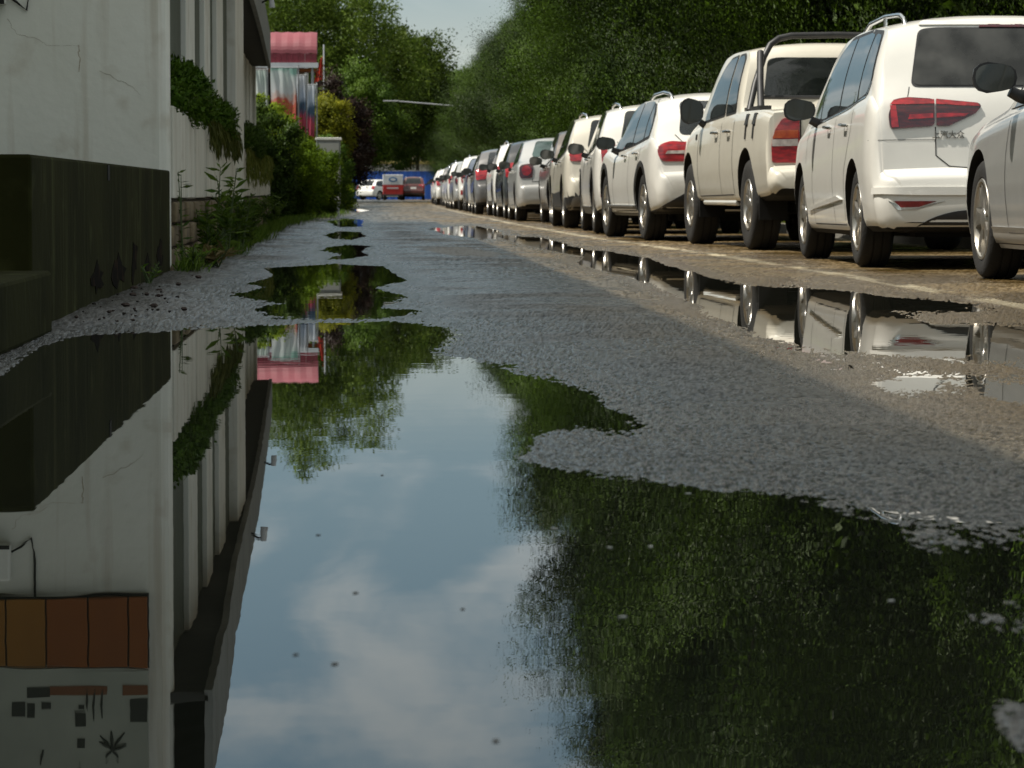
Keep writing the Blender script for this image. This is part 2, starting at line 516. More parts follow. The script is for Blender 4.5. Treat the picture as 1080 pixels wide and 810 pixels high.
bp = N('ShaderNodeBump'); bp.inputs['Distance'].default_value = 0.006; bp.inputs['Strength'].default_value = 0.7
hsum = math_n('ADD', math_n('MULTIPLY', vor.outputs['Distance'], -0.8), math_n('MULTIPLY', fine, 0.6))
L(hsum, bp.inputs['Height']); L(bp.outputs[0], b.inputs['Normal'])
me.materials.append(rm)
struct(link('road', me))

# ------------------------------------------------------------------ standing water
wm = bpy.data.materials.new('rain_water')
nt, b, out = nodes_of(wm)
L = nt.links.new; N = nt.nodes.new
b.inputs['Base Color'].default_value = (0.012, 0.013, 0.010, 1)
b.inputs['Roughness'].default_value = 0.0
b.inputs['IOR'].default_value = 1.36
geo = N('ShaderNodeNewGeometry')
mp = N('ShaderNodeMapping'); mp.inputs['Scale'].default_value = (1.0, 1.0, 1.0); L(geo.outputs['Position'], mp.inputs['Vector'])
n1 = N('ShaderNodeTexNoise'); n1.inputs['Scale'].default_value = 5.0; n1.inputs['Detail'].default_value = 2; L(mp.outputs[0], n1.inputs['Vector'])
n2 = N('ShaderNodeTexNoise'); n2.inputs['Scale'].default_value = 0.5; n2.inputs['Detail'].default_value = 2; L(mp.outputs[0], n2.inputs['Vector'])
mr = N('ShaderNodeMapRange'); mr.inputs['From Min'].default_value = 0.35; mr.inputs['From Max'].default_value = 0.75; L(n2.outputs['Fac'], mr.inputs['Value'])
mu = N('ShaderNodeMath'); mu.operation = 'MULTIPLY'; L(n1.outputs['Fac'], mu.inputs[0]); L(mr.outputs[0], mu.inputs[1])
bp = N('ShaderNodeBump'); bp.inputs['Strength'].default_value = 1.0; bp.inputs['Distance'].default_value = 0.00034
L(mu.outputs[0], bp.inputs['Height']); L(bp.outputs[0], b.inputs['Normal'])
m = MB(); m.add([(-3.5, 0.4, 0), (5.5, 0.4, 0), (5.5, 130, 0), (-3.5, 130, 0)], [(0, 1, 2, 3)])
struct(m.build('water', wm))
# ------------------------------------------------------------------ vehicle materials
def paint_mat(name, c, metallic=0.0, rough=0.32):
    m = mat(name, c, rough, tuple(x * 0.86 for x in c), 2.2, metallic=metallic, coat=0.7, bump=0.0, lo=0.4, hi=0.75, rough2=rough + 0.12)
    return m
M_WHITE = paint_mat('white_paint', (0.74, 0.725, 0.67))
M_CREAM = paint_mat('cream_paint', (0.66, 0.625, 0.53))
M_SILVER = paint_mat('silver_paint', (0.40, 0.40, 0.385), 0.35)
M_SILV2 = paint_mat('light_silver_paint', (0.50, 0.50, 0.48), 0.3)
M_GREY = paint_mat('grey_paint', (0.16, 0.155, 0.15), 0.3)
M_BROWN = paint_mat('brown_grey_paint', (0.15, 0.125, 0.105), 0.3)
M_BLACK = paint_mat('black_paint', (0.014, 0.015, 0.017))
M_RED = paint_mat('red_paint', (0.36, 0.03, 0.03))
M_MAROON = paint_mat('maroon_paint', (0.10, 0.025, 0.02))
M_BLUE = paint_mat('blue_grey_paint', (0.07, 0.09, 0.13), 0.3)
M_PLAS = mat('black_plastic', (0.018, 0.018, 0.019), 0.45, (0.03, 0.03, 0.03), 8)
M_LINER = mat('wheel_well', (0.006, 0.006, 0.006), 0.9)
M_TYRE = mat('rubber', (0.008, 0.008, 0.008), 0.85, (0.017, 0.016, 0.014), 5, bump=0.3, bscale=60)
M_RIM = mat('alloy', (0.50, 0.49, 0.46), 0.32, (0.36, 0.33, 0.28), 4, metallic=0.85)
M_CHROME = mat('chrome', (0.75, 0.75, 0.74), 0.14, metallic=1.0)
M_DARKMET = mat('brake_metal', (0.06, 0.055, 0.05), 0.5, metallic=0.7)
M_LETTER = mat('dull_chrome', (0.16, 0.155, 0.14), 0.3, metallic=0.6)
M_SEAM = mat('panel_gap', (0.02, 0.02, 0.018), 0.8)
M_REDL = mat('red_lamp', (0.42, 0.010, 0.016), 0.12, (0.20, 0.005, 0.010), 14, coat=1.0, stretch=(1, 1, 3), lo=0.4, hi=0.6)
M_REDD = mat('dark_red_lamp', (0.085, 0.006, 0.008), 0.12, (0.03, 0.004, 0.006), 16, coat=1.0, stretch=(1, 1, 4))
M_REFL = mat('red_reflector', (0.26, 0.02, 0.015), 0.3, (0.15, 0.012, 0.01), 30)
M_AMBER = mat('amber_lamp', (0.55, 0.10, 0.02), 0.12, (0.38, 0.05, 0.015), 14, coat=1.0)
M_CLEAR = mat('clear_lamp', (0.62, 0.56, 0.52), 0.15, (0.35, 0.30, 0.28), 20, coat=1.0)
M_PLATE = mat('plate_white', (0.6, 0.6, 0.58), 0.5)


def glass_mat(name, c, rough=0.03):
    m = mat(name, c, rough, tuple(x * 1.8 + 0.004 for x in c), 3.0, coat=0.0, spec=0.6)
    return m
M_GLASS = glass_mat('tinted_glass', (0.010, 0.012, 0.012))
M_GLASSG = glass_mat('green_glass', (0.025, 0.045, 0.04))
M_DUSTG = mat('dusty_glass', (0.010, 0.011, 0.010), 0.2, (0.045, 0.046, 0.042), 4, detail=8, rough2=0.45)
DUMMY_DEPS = None


def wheel_meshes(rad, rimr, width, spokes, style, tag_):
    """outer side of the wheel is -x."""
    w = width
    t = MB()
    prof = [(-w * 0.30, rimr), (-w * 0.46, rimr + 0.012), (-w * 0.5, (rad + rimr) / 2), (-w * 0.47, rad - 0.022), (-w * 0.40, rad - 0.006), (-w * 0.34, rad),
            (-w * 0.16, rad), (-w * 0.15, rad - 0.009), (-w * 0.11, rad - 0.009), (-w * 0.10, rad), (w * 0.10, rad), (w * 0.11, rad - 0.009), (w * 0.15, rad - 0.009), (w * 0.16, rad),
            (w * 0.34, rad), (w * 0.40, rad - 0.006), (w * 0.5, (rad + rimr) / 2), (w * 0.46, rimr), (w * 0.3, rimr)]
    t.lathe_x(prof, 48)
    tyre = t.mesh('tyre' + tag_, M_TYRE, smooth=True, angle=50)
    r = MB()
    # barrel and lip
    r.lathe_x([(-w * 0.44, rimr + 0.006), (-w * 0.47, rimr + 0.002), (-w * 0.47, rimr - 0.014), (-w * 0.40, rimr - 0.022), (w * 0.35, rimr - 0.035)], 48)
    r.lathe_x([(-w * 0.46, 0.0001), (-w * 0.46, 0.032), (-w * 0.42, 0.062), (-w * 0.30, 0.075), (-w * 0.2, 0.075)], 20)
    n = spokes
    for k in range(n):
        a = 2 * PI * k / n + 0.3
        offs = [-0.16, 0.16] if style == 'double' else [0]
        for o in offs:
            hw0, hw1 = (0.022, 0.016) if style == 'double' else ((0.040, 0.030) if n < 7 else (0.026, 0.018))
            r0, r1 = 0.045, rimr - 0.012
            a0, a1 = a + o * 0.4, a + o * (1.3 if style == 'double' else 1)
            pts = []
            for (rr, aa, hw, xo) in ((r0, a0, hw0, -w * 0.40), (rr_mid(r0, r1), (a0 + a1) / 2, (hw0 + hw1) / 2, -w * 0.445), (r1, a1, hw1, -w * 0.43)):
                ca, sa = math.cos(aa), math.sin(aa)
                for s in (-1, 1):
                    pts.append((xo, rr * ca - s * hw * sa, rr * sa + s * hw * ca))
                for s in (-1, 1):
                    pts.append((xo + 0.035, rr * ca - s * hw * 1.15 * sa, rr * sa + s * hw * 1.15 * ca))
            fs = []
            for i in range(2):
                b0 = i * 4; b1 = b0 + 4
                fs += [(b0, b0 + 1, b1 + 1, b1), (b0 + 2, b1 + 2, b1 + 3, b0 + 3), (b0, b1, b1 + 2, b0 + 2), (b0 + 1, b0 + 3, b1 + 3, b1 + 1)]
            r.add(pts, fs)
    rim = r.mesh('rim' + tag_, M_RIM, smooth=True, angle=35)
    h = MB()
    h.lathe_x([(-w * 0.12, 0.0001), (-w * 0.12, rimr * 0.72), (-w * 0.02, rimr * 0.72), (-w * 0.02, rimr - 0.04), (w * 0.3, rimr - 0.04), (w * 0.3, 0.0001)], 32)
    hub = h.mesh('hub' + tag_, M_DARKMET, smooth=True)
    return tyre, rim, hub


def rr_mid(a, b): return a * 0.45 + b * 0.55


def sup(s, p=2.4):
    s = max(0.0, min(1.0, s))
    return (1 - (1 - s) ** p) ** (1 / p)


class Body:
    """A vehicle body lofted from cross sections; y = 0 at the rear axle, +y forward."""
    def __init__(s, sp):
        s.sp = sp
        s.top = pchip(*zip(*sp['top'])); s.bot = pchip(*zip(*sp['bot'])); s.belt = pchip(*zip(*sp['belt']))
        s.y0 = sp['top'][0][0]; s.y1 = sp['top'][-1][0]
        s.hw = sp['width'] / 2

    def halfw(s, y):
        sp = s.sp
        a = sp.get('rear_frac', 0.80); b = sp.get('front_frac', 0.62)
        la = sp.get('rear_len', 0.42); lb = sp.get('front_len', 0.85)
        w = s.hw
        w *= a + (1 - a) * sup((y - s.y0) / la)
        w *= b + (1 - b) * sup((s.y1 - y) / lb)
        return w

    def ring(s, y):
        sp = s.sp
        W = s.halfw(y); zb = s.bot(y); zt = s.top(y)
        zs = min(s.belt(y), zt - 0.035)
        zs = max(zs, zb + 0.02)
        tum = sp.get('tumble', 0.27)
        pts = [(0, zb), (0.45 * W, zb), (0.80 * W, zb)]
        hh = zs - zb
        side = sp.get('side', [(0.0, .90), (.04, .945), (.10, .968), (.22, .982), (.38, .997), (.52, 1.0), (.66, .996), (.78, .988), (.86, .982), (.92, .976), (.97, .966), (1.0, .948)])
        for t, f in side: pts.append((W * f, zb + hh * t))
        hg = zt - zs
        wb = W * 0.948 - min(0.006, hg * 0.2)
        crown = min(sp.get('crown', 0.075), hg * 0.55)
        ze = zt - crown
        we = max(wb - tum * hg, wb * 0.5)
        for t in (0.04, 0.2, 0.4, 0.6, 0.8, 0.93):
            bul = 0.035 * hg * 4 * t * (1 - t)
            pts.append((wb + (we - wb) * t + bul, zs + (ze - zs) * t))
        for t in (0.0, 0.03, 0.08, 0.16, 0.28, 0.45, 0.65, 0.85):
            x = we * (1 - t)
            pts.append((x, zt - crown * ((1 - t) ** 2.6)))
        pts.append((0, zt))
        return pts

    def build(s, name, mats):
        sp = s.sp
        ys = [s.y0 + d for d in (0, .008, .02, .035, .055, .08, .11, .14, .17, .20, .24, .28, .33, .38, .44, .5, .57, .65)]
        ye = [s.y1 - d for d in (.65, .55, .46, .38, .30, .24, .18, .13, .09, .06, .035, .018, .006, 0)]
        n = max(8, int((ye[0] - ys[-1]) / 0.075))
        mid = [ys[-1] + (ye[0] - ys[-1]) * i / n for i in range(1, n)]
        extra = sp.get('stations', [])
        Y = sorted(set(ys + mid + ye + list(extra)))
        vs = []; fs = []
        for y in Y:
            h = s.ring(y)
            full = [(x, y, z) for x, z in h] + [(-x, y, z) for x, z in reversed(h[1:-1])]
            m = len(full); vs += full
        for i in range(len(Y) - 1):
            for k in range(m):
                a = i * m + k; b = i * m + (k + 1) % m
                fs.append((a, a + m, b + m, b))
        fs.append(tuple(range(m)))
        fs.append(tuple(range((len(Y) - 1) * m + m - 1, (len(Y) - 1) * m - 1, -1)))
        me = bpy.data.meshes.new(name)
        me.from_pydata(vs, [], fs)
        bm = bmesh.new(); bm.from_mesh(me); bmesh.ops.recalc_face_normals(bm, faces=bm.faces); bm.to_mesh(me); bm.free()
        # wheel arches
        o = link('tmp_body', me)
        rw = sp['arch']; wb = sp['wb']; cz = sp['rad'] + sp.get('arch_up', 0.01)
        c = MB()
        inner = s.hw - 0.36
        for ay in (0, wb):
            for sx in (-1, 1):
                n = 40
                poly = [(ay + rw * math.cos(2 * PI * k / n), cz + rw * math.sin(2 * PI * k / n)) for k in range(n)]
                c.prism(poly, 0.36 + 0.3, 'x', lo=(inner if sx > 0 else -inner - 0.66))
        cutter = c.build('tmp_cut', M_LINER)
        md = o.modifiers.new('b', 'BOOLEAN'); md.operation = 'DIFFERENCE'; md.object = cutter; md.solver = 'EXACT'
        dg = bpy.context.evaluated_depsgraph_get()
        res = bpy.data.meshes.new_from_object(o.evaluated_get(dg))
        bpy.data.objects.remove(o); bpy.data.objects.remove(cutter)
        res.name = name
        res.materials.clear()
        for mm in mats: res.materials.append(mm)          # paint, liner, cladding
        clad = sp.get('clad')                              # function(center, normal) -> True for cladding
        for p in res.polygons:
            p.use_smooth = True; p.material_index = 0
            ctr = p.center
            for ay in (0, wb):
                d = math.hypot(ctr.y - ay, ctr.z - cz)
                if abs(ctr.x) < s.hw + 0.05:
                    vd = [math.hypot(res.vertices[i].co.y - ay, res.vertices[i].co.z - cz) for i in p.vertices]
                    if all(abs(q - rw) < 0.004 for q in vd) or (d < rw and all(abs(abs(res.vertices[i].co.x) - inner) < 0.004 for i in p.vertices)):
                        p.material_index = 1
            if p.material_index == 0:
                if p.normal.z < -0.75 and ctr.z < s.bot(ctr.y) + 0.06: p.material_index = 1
                elif clad and clad(ctr, p.normal): p.material_index = 2
        res.set_sharp_from_angle(angle=R(34))
        bm = bmesh.new(); bm.from_mesh(res)
        s.bvh = BVHTree.FromBMesh(bm); bm.free()
        s.mesh = res
        return res

    # ---------- things laid onto the surface
    def frame(s, az):
        """az 0: seen from behind, 90: seen from its left side, 180 from the front, -90 right, 'T' from above"""
        if az == 'T': return Vector((0, 0, -1)), Vector((1, 0, 0)), Vector((0, 1, 0))
        a = R(az)
        d = Vector((math.sin(a), math.cos(a), 0))
        u = Vector((math.cos(a), -math.sin(a), 0))
        if az == 90: u = Vector((0, 1, 0))
        if az == -90: u = Vector((0, 1, 0))
        return d, u, Vector((0, 0, 1))

    def cast(s, d, u, v, a, b_):
        o = u * a + v * b_ - d * 8
        h = s.bvh.ray_cast(o, d)
        if h[0] is None:
            h = s.bvh.find_nearest(u * a + v * b_ - d * 0.6)
            return h[0], h[1]
        return h[0], h[1]

    def panel(s, mb, outline, az, off=0.004, thick=0.006, cell=0.06, round_=0.0):
        d, u, v = s.frame(az)
        if round_ > 0: outline = round_poly(outline, round_)
        bm = bmesh.new()
        f = bm.faces.new([bm.verts.new((p[0], p[1], 0)) for p in outline])
        xs = [p[0] for p in outline]; ys = [p[1] for p in outline]
        for lo, hi, no in ((min(xs), max(xs), (1, 0, 0)), (min(ys), max(ys), (0, 1, 0))):
            n = max(1, int((hi - lo) / cell))
            for k in range(1, n):
                c = lo + (hi - lo) * k / n
                co = (c, 0, 0) if no[0] else (0, c, 0)
                bmesh.ops.bisect_plane(bm, geom=bm.verts[:] + bm.edges[:] + bm.faces[:], plane_co=co, plane_no=no)
        bm.normal_update(); bm.verts.ensure_lookup_table(); bm.verts.index_update()
        top = []; low = []
        for vv in bm.verts:
            p, nn = s.cast(d, u, v, vv.co.x, vv.co.y)
            if nn.dot(d) > 0: nn = -nn
            top.append(p + nn * off); low.append(p + nn * (off - thick))
        nV = len(top)
        fs = []
        for f in bm.faces:
            ids = [q.index for q in f.verts]
            fs.append(tuple(ids)); fs.append(tuple(i + nV for i in reversed(ids)))
        for e in bm.edges:
            if len(e.link_faces) == 1:
                a, b_ = e.verts[0].index, e.verts[1].index
                fs.append((a, b_, b_ + nV, a + nV))
        bm.free()
        mb.add(top + low, fs)
        return mb

    def strip(s, mb, path, az, width=0.008, off=0.0022, step=0.05, closed=False):
        """narrow ribbon following the surface along a 2D path"""
        d, u, v = s.frame(az)
        pts = []
        P_ = list(path) + ([path[0]] if closed else [])
        for i in range(len(P_) - 1):
            a = Vector(P_[i]); b_ = Vector(P_[i + 1]); n = max(1, int((b_ - a).length / step))
            for k in range(n): pts.append(a.lerp(b_, k / n))
        pts.append(Vector(P_[-1]))
        vs = []; fs = []
        for i, p in enumerate(pts):
            t = (pts[min(i + 1, len(pts) - 1)] - pts[max(i - 1, 0)])
            if t.length < 1e-6: t = Vector((1, 0))
            t.normalize(); nrm = Vector((-t.y, t.x)) * width / 2
            for q in (p - nrm, p + nrm):
                h, nn = s.cast(d, u, v, q.x, q.y)
                if nn.dot(d) > 0: nn = -nn
                vs.append(h + nn * off); 
        for i in range(len(pts) - 1):
            fs.append((2 * i, 2 * i + 1, 2 * i + 3, 2 * i + 2))
        mb.add(vs, fs)
        return mb

    def at(s, az, a, b_):
        d, u, v = s.frame(az)
        return s.cast(d, u, v, a, b_)


def round_poly(poly, r, n=4):
    out = []
    N_ = len(poly)
    for i in range(N_):
        p0 = Vector(poly[i - 1]); p = Vector(poly[i]); p1 = Vector(poly[(i + 1) % N_])
        a = (p0 - p); b_ = (p1 - p)
        rr = min(r, a.length * 0.45, b_.length * 0.45)
        A = p + a.normalized() * rr; B = p + b_.normalized() * rr
        for k in range(n + 1):
            t = k / n
            out.append(tuple(A * (1 - t) ** 2 + p * 2 * t * (1 - t) + B * t * t))
    return out


def mir(poly): return [(-x, y) for x, y in reversed(poly)]


def place(root, Xl, Yr, th, half, z=0.02):
    """outer face of the left rear tyre at (Xl, Yr); th turns the car to its left"""
    root.location = (Xl + half * math.cos(th), Yr + half * math.sin(th), z)
    root.rotation_euler = (0, 0, th)


def add_wheels(root, sp, meshes, z=None):
    tyre, rim, hub = meshes
    hw = sp['width'] / 2 - sp.get('inset', 0.025) - sp['tw'] / 2
    for ay, st in ((0, 0), (sp['wb'], sp.get('steer', 0))):
        for sx in (-1, 1):
            w = link('wheel', hub, root)
            w.location = (sx * hw, ay, sp['rad'])
            w.rotation_euler = (0.37 * ay, 0, (0 if sx < 0 else PI) + st)
            link('tyre', tyre, w); link('rim', rim, w)


def add_mirrors(root, y, z, hw, mats, size=(0.20, 0.12, 0.16), stalk_z=None):
    """door mirrors: a rounded housing, the glass in it facing back"""
    for sx in (-1, 1):
        m = MB()
        w, d, h = size
        vs = []; fs = []
        nU, nV = 14, 10
        for i in range(nU):
            a = 2 * PI * i / nU
            for j in range(nV):
                t = j / (nV - 1)
                k = (1 - t ** 2.6) ** 0.5 if t < 1 else 0.02
                ca, sa = math.cos(a), math.sin(a)
                x = abs(ca) ** 0.75 * (1 if ca > 0 else -1) * w / 2 * k
                zz = abs(sa) ** 0.75 * (1 if sa > 0 else -1) * h / 2 * k
                if sx * x < 0 : zz *= 0.86
                vs.append((x + sx * (hw + 0.04 + w / 2), y + d * t, z + zz + 0.02 * k))
        for i in range(nU):
            for j in range(nV - 1):
                a, b_ = i * nV + j, ((i + 1) % nU) * nV + j
                fs.append((a, a + 1, b_ + 1, b_))
        m.add(vs, fs)
        m.add([vs[i * nV] for i in range(nU)], [tuple(range(nU))])
        m.tube([(sx * (hw - 0.06), y + 0.07, z - h * 0.52), (sx * (hw + 0.02), y + 0.05, z - h * 0.45), (sx * (hw + 0.07), y + 0.05, z - h * 0.30)], [0.05, 0.035, 0.03], 10)
        o = m.build('mirror', mats[0], root, smooth=True, angle=60)
        g = MB()
        n = 18; cx = sx * (hw + 0.04 + w / 2)
        vs = []
        for i in range(n):
            a = 2 * PI * i / n; ca, sa = math.cos(a), math.sin(a)
            x = abs(ca) ** 0.75 * (1 if ca > 0 else -1) * w / 2 * 0.88; zz = abs(sa) ** 0.75 * (1 if sa > 0 else -1) * h / 2 * 0.86
            vs.append((cx + x, y - 0.004 - 0.03 * 0, z + zz + 0.02))
        g.add(vs, [tuple(range(n))])
        g.build('mirror_glass', mats[1], o)


M_MIRR = mat('mirror_glass_surface', (0.05, 0.055, 0.05), 0.05, spec=0.8)


def part(root, body, name, mat_, specs, smooth=True, **kw):
    """one part made of panels: specs = [(outline, azimuth), ...]"""
    mb = MB()
    for o_, az in specs: body.panel(mb, o_, az, **kw)
    return mb.build(name, mat_, root, smooth=smooth, angle=40)


def under(root, sp, z=0.2):
    """dark floor pan, axles and exhaust box between the wheels"""
    m = MB(); hw = sp['width'] / 2
    m.box(-hw * 0.62, hw * 0.62, -0.45, sp['wb'] + 0.5, z, z + 0.12)
    m.tube([(-hw + 0.2, 0, sp['rad'] * 0.92), (hw - 0.2, 0, sp['rad'] * 0.92)], 0.045, 8)
    m.tube([(-hw + 0.2, sp['wb'], sp['rad'] * 0.92), (hw - 0.2, sp['wb'], sp['rad'] * 0.92)], 0.04, 8)
    return m.build('underbody', M_LINER, root)


def text_mesh(name, s_, size, mat_, depth=0.004):
    c = bpy.data.curves.new(name, 'FONT'); c.body = s_; c.size = size; c.extrude = depth; c.align_x = 'CENTER'
    o = bpy.data.objects.new('tmp_text', c); COL.objects.link(o)
    dg = bpy.context.evaluated_depsgraph_get()
    me = bpy.data.meshes.new_from_object(o.evaluated_get(dg))
    bpy.data.objects.remove(o)
    me.name = name; me.materials.clear(); me.materials.append(mat_)
    return me


ROWG = 'cars parked along the road'
W_MPV = wheel_meshes(0.325, 0.215, 0.215, 5, 'double', '_a')
W_PK = wheel_meshes(0.385, 0.215, 0.25, 6, 'single', '_b')
W_SUV = wheel_meshes(0.345, 0.225, 0.225, 5, 'double', '_c')
W_SED = wheel_meshes(0.315, 0.215, 0.20, 5, 'single', '_d')

# ------------------------------------------------------------------ the white people carrier
def build_mpv():
    sp = dict(width=1.83, wb=2.79, rad=0.325, arch=0.375, tw=0.215, inset=0.03, rear_frac=0.80, rear_len=0.40, crown=0.085, tumble=0.235,
              top=[(-0.87, 0.50), (-0.866, 0.56), (-0.845, 0.605), (-0.78, 0.625), (-0.755, 0.66), (-0.745, 0.76), (-0.735, 0.86), (-0.72, 0.93), (-0.705, 1.02), (-0.67, 1.12), (-0.56, 1.36),
                   (-0.48, 1.54), (-0.455, 1.585), (-0.40, 1.613), (0.2, 1.645), (0.9, 1.66), (1.6, 1.635), (2.0, 1.56), (2.45, 1.34), (2.95, 1.07), (3.3, 0.99), (3.55, 0.90), (3.68, 0.76), (3.70, 0.6)],
              bot=[(-0.87, 0.30), (-0.80, 0.25), (-0.4, 0.235), (0.5, 0.20), (2.4, 0.20), (3.3, 0.22), (3.6, 0.24), (3.7, 0.35)],
              belt=[(-0.87, 0.90), (-0.5, 1.10), (-0.1, 1.09), (0.4, 1.05), (1.2, 1.01), (2.3, 0.965), (3.0, 0.90), (3.5, 0.80), (3.7, 0.6)])
    B = Body(sp)
    root = thing('parked_car', 'white people carrier with wide wedge tail lamps and a silver roof rail', 'car', group=ROWG)
    root.name = 'parked_car'
    link('body', B.build('mpv_body', [M_WHITE, M_LINER, M_PLAS]), root)
    under(root, sp)
    add_wheels(root, sp, W_MPV)
    # side glass: rear quarter, rear door, front door, both sides
    lights = [[(-0.42, 1.20), (-0.30, 1.125), (0.07, 1.09), (0.02, 1.50), (-0.05, 1.52), (-0.26, 1.50), (-0.34, 1.40)],
              [(0.12, 1.085), (0.16, 1.08), (0.52, 1.065), (0.93, 1.045), (0.93, 1.535), (0.3, 1.54), (0.08, 1.52)],
              [(0.99, 1.042), (1.75, 1.005), (1.92, 1.0), (1.92, 1.33), (1.75, 1.42), (1.50, 1.50), (1.30, 1.53), (0.99, 1.535)],
              [(1.96, 0.998), (2.32, 0.98), (2.10, 1.20), (1.96, 1.31)]]
    dlo = [(-0.45, 1.205), (-0.30, 1.105), (0.52, 1.047), (2.40, 0.962), (2.10, 1.235), (1.74, 1.455), (1.30, 1.56), (0.3, 1.565), (-0.28, 1.53), (-0.37, 1.41)]
    for az in (90, -90): part(root, B, 'window_surround', M_PLAS, [(round_poly(dlo, 0.05), az)], off=0.003, thick=0.004)
    for q in lights:
        for az in (90, -90):
            part(root, B, 'side_window', M_GLASS, [(round_poly(q, 0.03), az)], off=0.0065, thick=0.003)
    for az in (90, -90):
        mb = MB(); B.strip(mb, [(-0.44, 1.195), (-0.30, 1.100), (0.52, 1.040), (2.40, 0.955)], az, width=0.014, off=0.005)
        mb.build('chrome_strip', M_CHROME, root)
    # rear window
    rw = [(-0.62, 1.165), (0.62, 1.165), (0.55, 1.515), (0.45, 1.528), (-0.45, 1.528), (-0.55, 1.515)]
    part(root, B, 'window_gasket', M_PLAS, [(round_poly([(x * 1.02, z + (0.012 if z > 1.3 else -0.012)) for x, z in rw], 0.05), 0)], off=0.003, thick=0.004)
    part(root, B, 'rear_window', M_DUSTG, [(round_poly(rw, 0.05), 0)], off=0.0065, thick=0.003)
    part(root, B, 'third_brake_lamp', M_REDD, [([(-0.17, 1.538), (0.17, 1.538), (0.16, 1.556), (-0.16, 1.556)], 0)], off=0.012, thick=0.012)
    m = MB(); B.panel(m, round_poly([(-0.56, 1.553), (0.56, 1.553), (0.52, 1.578), (-0.52, 1.578)], 0.02), 0, off=0.012, thick=0.014)
    m.build('spoiler', M_WHITE, root, smooth=True)
    # tail lamps: outer on the body, inner on the tailgate
    for s in (1, -1):
        f = (lambda p: p) if s > 0 else mir
        outer = [(-0.775, 0.885), (-0.49, 0.905), (-0.49, 1.075), (-0.66, 1.085), (-0.745, 1.07), (-0.785, 0.98)]
        inner = [(-0.479, 0.905), (-0.40, 0.905), (-0.23, 0.985), (-0.19, 1.03), (-0.21, 1.05), (-0.479, 1.075)]
        t = part(root, B, 'tail_lamp', M_REDD, [(f(round_poly(outer, 0.03)), 0)], off=0.014, thick=0.016, cell=0.03)
        m = MB()
        B.panel(m, f([(-0.772, 1.035), (-0.49, 1.042), (-0.49, 1.070), (-0.66, 1.08), (-0.745, 1.066)]), 0, off=0.018, thick=0.004, cell=0.03)
        B.panel(m, f([(-0.765, 0.893), (-0.72, 0.897), (-0.735, 1.03), (-0.772, 1.03)]), 0, off=0.018, thick=0.004, cell=0.03)
        B.panel(m, f([(-0.66, 0.945), (-0.50, 0.955), (-0.50, 0.985), (-0.65, 0.975)]), 0, off=0.018, thick=0.004, cell=0.03)
        m.build('lamp_strip', M_REDL, t, smooth=True)
        t = part(root, B, 'tail_lamp', M_REDD, [(f(round_poly(inner, 0.012)), 0)], off=0.014, thick=0.016, cell=0.03)
        m = MB()
        B.panel(m, f([(-0.478, 1.040), (-0.20, 1.030), (-0.215, 1.047), (-0.478, 1.072)]), 0, off=0.018, thick=0.004, cell=0.03)
        B.panel(m, f([(-0.478, 0.955), (-0.30, 0.965), (-0.27, 0.985), (-0.478, 0.985)]), 0, off=0.018, thick=0.004, cell=0.03)
        m.build('lamp_strip', M_REDL, t, smooth=True)
        # bumper reflector in its bright trim
        part(root, B, 'reflector_trim', M_CHROME, [(f([(-0.80, 0.435), (-0.74, 0.375), (-0.62, 0.378), (-0.44, 0.432), (-0.60, 0.405), (-0.72, 0.400)]), 0)], off=0.005, thick=0.006, cell=0.04)
        part(root, B, 'reflector', M_REFL, [(f([(-0.765, 0.432), (-0.725, 0.392), (-0.61, 0.395), (-0.50, 0.432)]), 0)], off=0.006, thick=0.006, cell=0.04)
    # tailgate gap, lower edge and handle recess
    m = MB()
    B.strip(m, [(-0.485, 0.90), (-0.485, 0.72), (-0.40, 0.652), (-0.26, 0.640), (0.26, 0.640), (0.40, 0.652), (0.485, 0.72), (0.485, 0.90)], 0, width=0.007)
    B.strip(m, [(-0.64, 1.155), (-0.655, 1.09)], 0, width=0.005); B.strip(m, [(0.64, 1.155), (0.655, 1.09)], 0, width=0.005)
    B.strip(m, [(-0.90, 0.815), (-0.70, 0.818), (-0.485, 0.818)], 0, width=0.004); B.strip(m, [(0.90, 0.815), (0.485, 0.818)], 0, width=0.004)
   
    m.build('panel_gap', M_SEAM, root)
    for az in (90, -90):
        m = MB(); B.strip(m, [(0.955, 1.03), (0.955, 0.27)], az); B.strip(m, [(1.93, 0.98), (2.02, 0.75), (2.02, 0.27)], az)
        B.strip(m, [(0.10, 1.06), (0.14, 0.90), (0.38, 0.62), (0.44, 0.27), (2.02, 0.265)], az)
        B.strip(m, [(2.32, 0.93), (2.42, 0.86), (2.40, 0.70)], az)
        m.build('panel_gap', M_SEAM, root)
    for az in (90, -90):
        for q in (0.30, 1.15):
            m = MB()
            p, nn = B.at(az, q, 0.93); sx = -1 if az == 90 else 1
            m.tube([p + nn * 0.005, p + nn * 0.035 + Vector((0, 0.02, 0)), p + nn * 0.035 + Vector((0, 0.15, 0.004)), p + nn * 0.005 + Vector((0, 0.17, 0.004))], 0.011, 8)
            m.build('door_handle', M_CHROME, root, smooth=True)
    # crease at the foot of the doors and the pressed swage
    for az in (90, -90):
        m = MB(); B.panel(m, [(0.5, 0.44), (0.75, 0.465), (1.9, 0.40), (2.25, 0.37), (2.25, 0.35), (1.9, 0.375), (0.75, 0.43)], az, off=0.012, thick=0.014, cell=0.05)
        m.build('door_crease', M_WHITE, root, smooth=True)
    # rear bumper: number plate hollow, black lower apron
    part(root, B, 'plate_recess', M_PLAS, [([(-0.25, 0.60), (0.25, 0.60), (0.25, 0.635), (-0.25, 0.635)], 0)], off=0.006, thick=0.008)
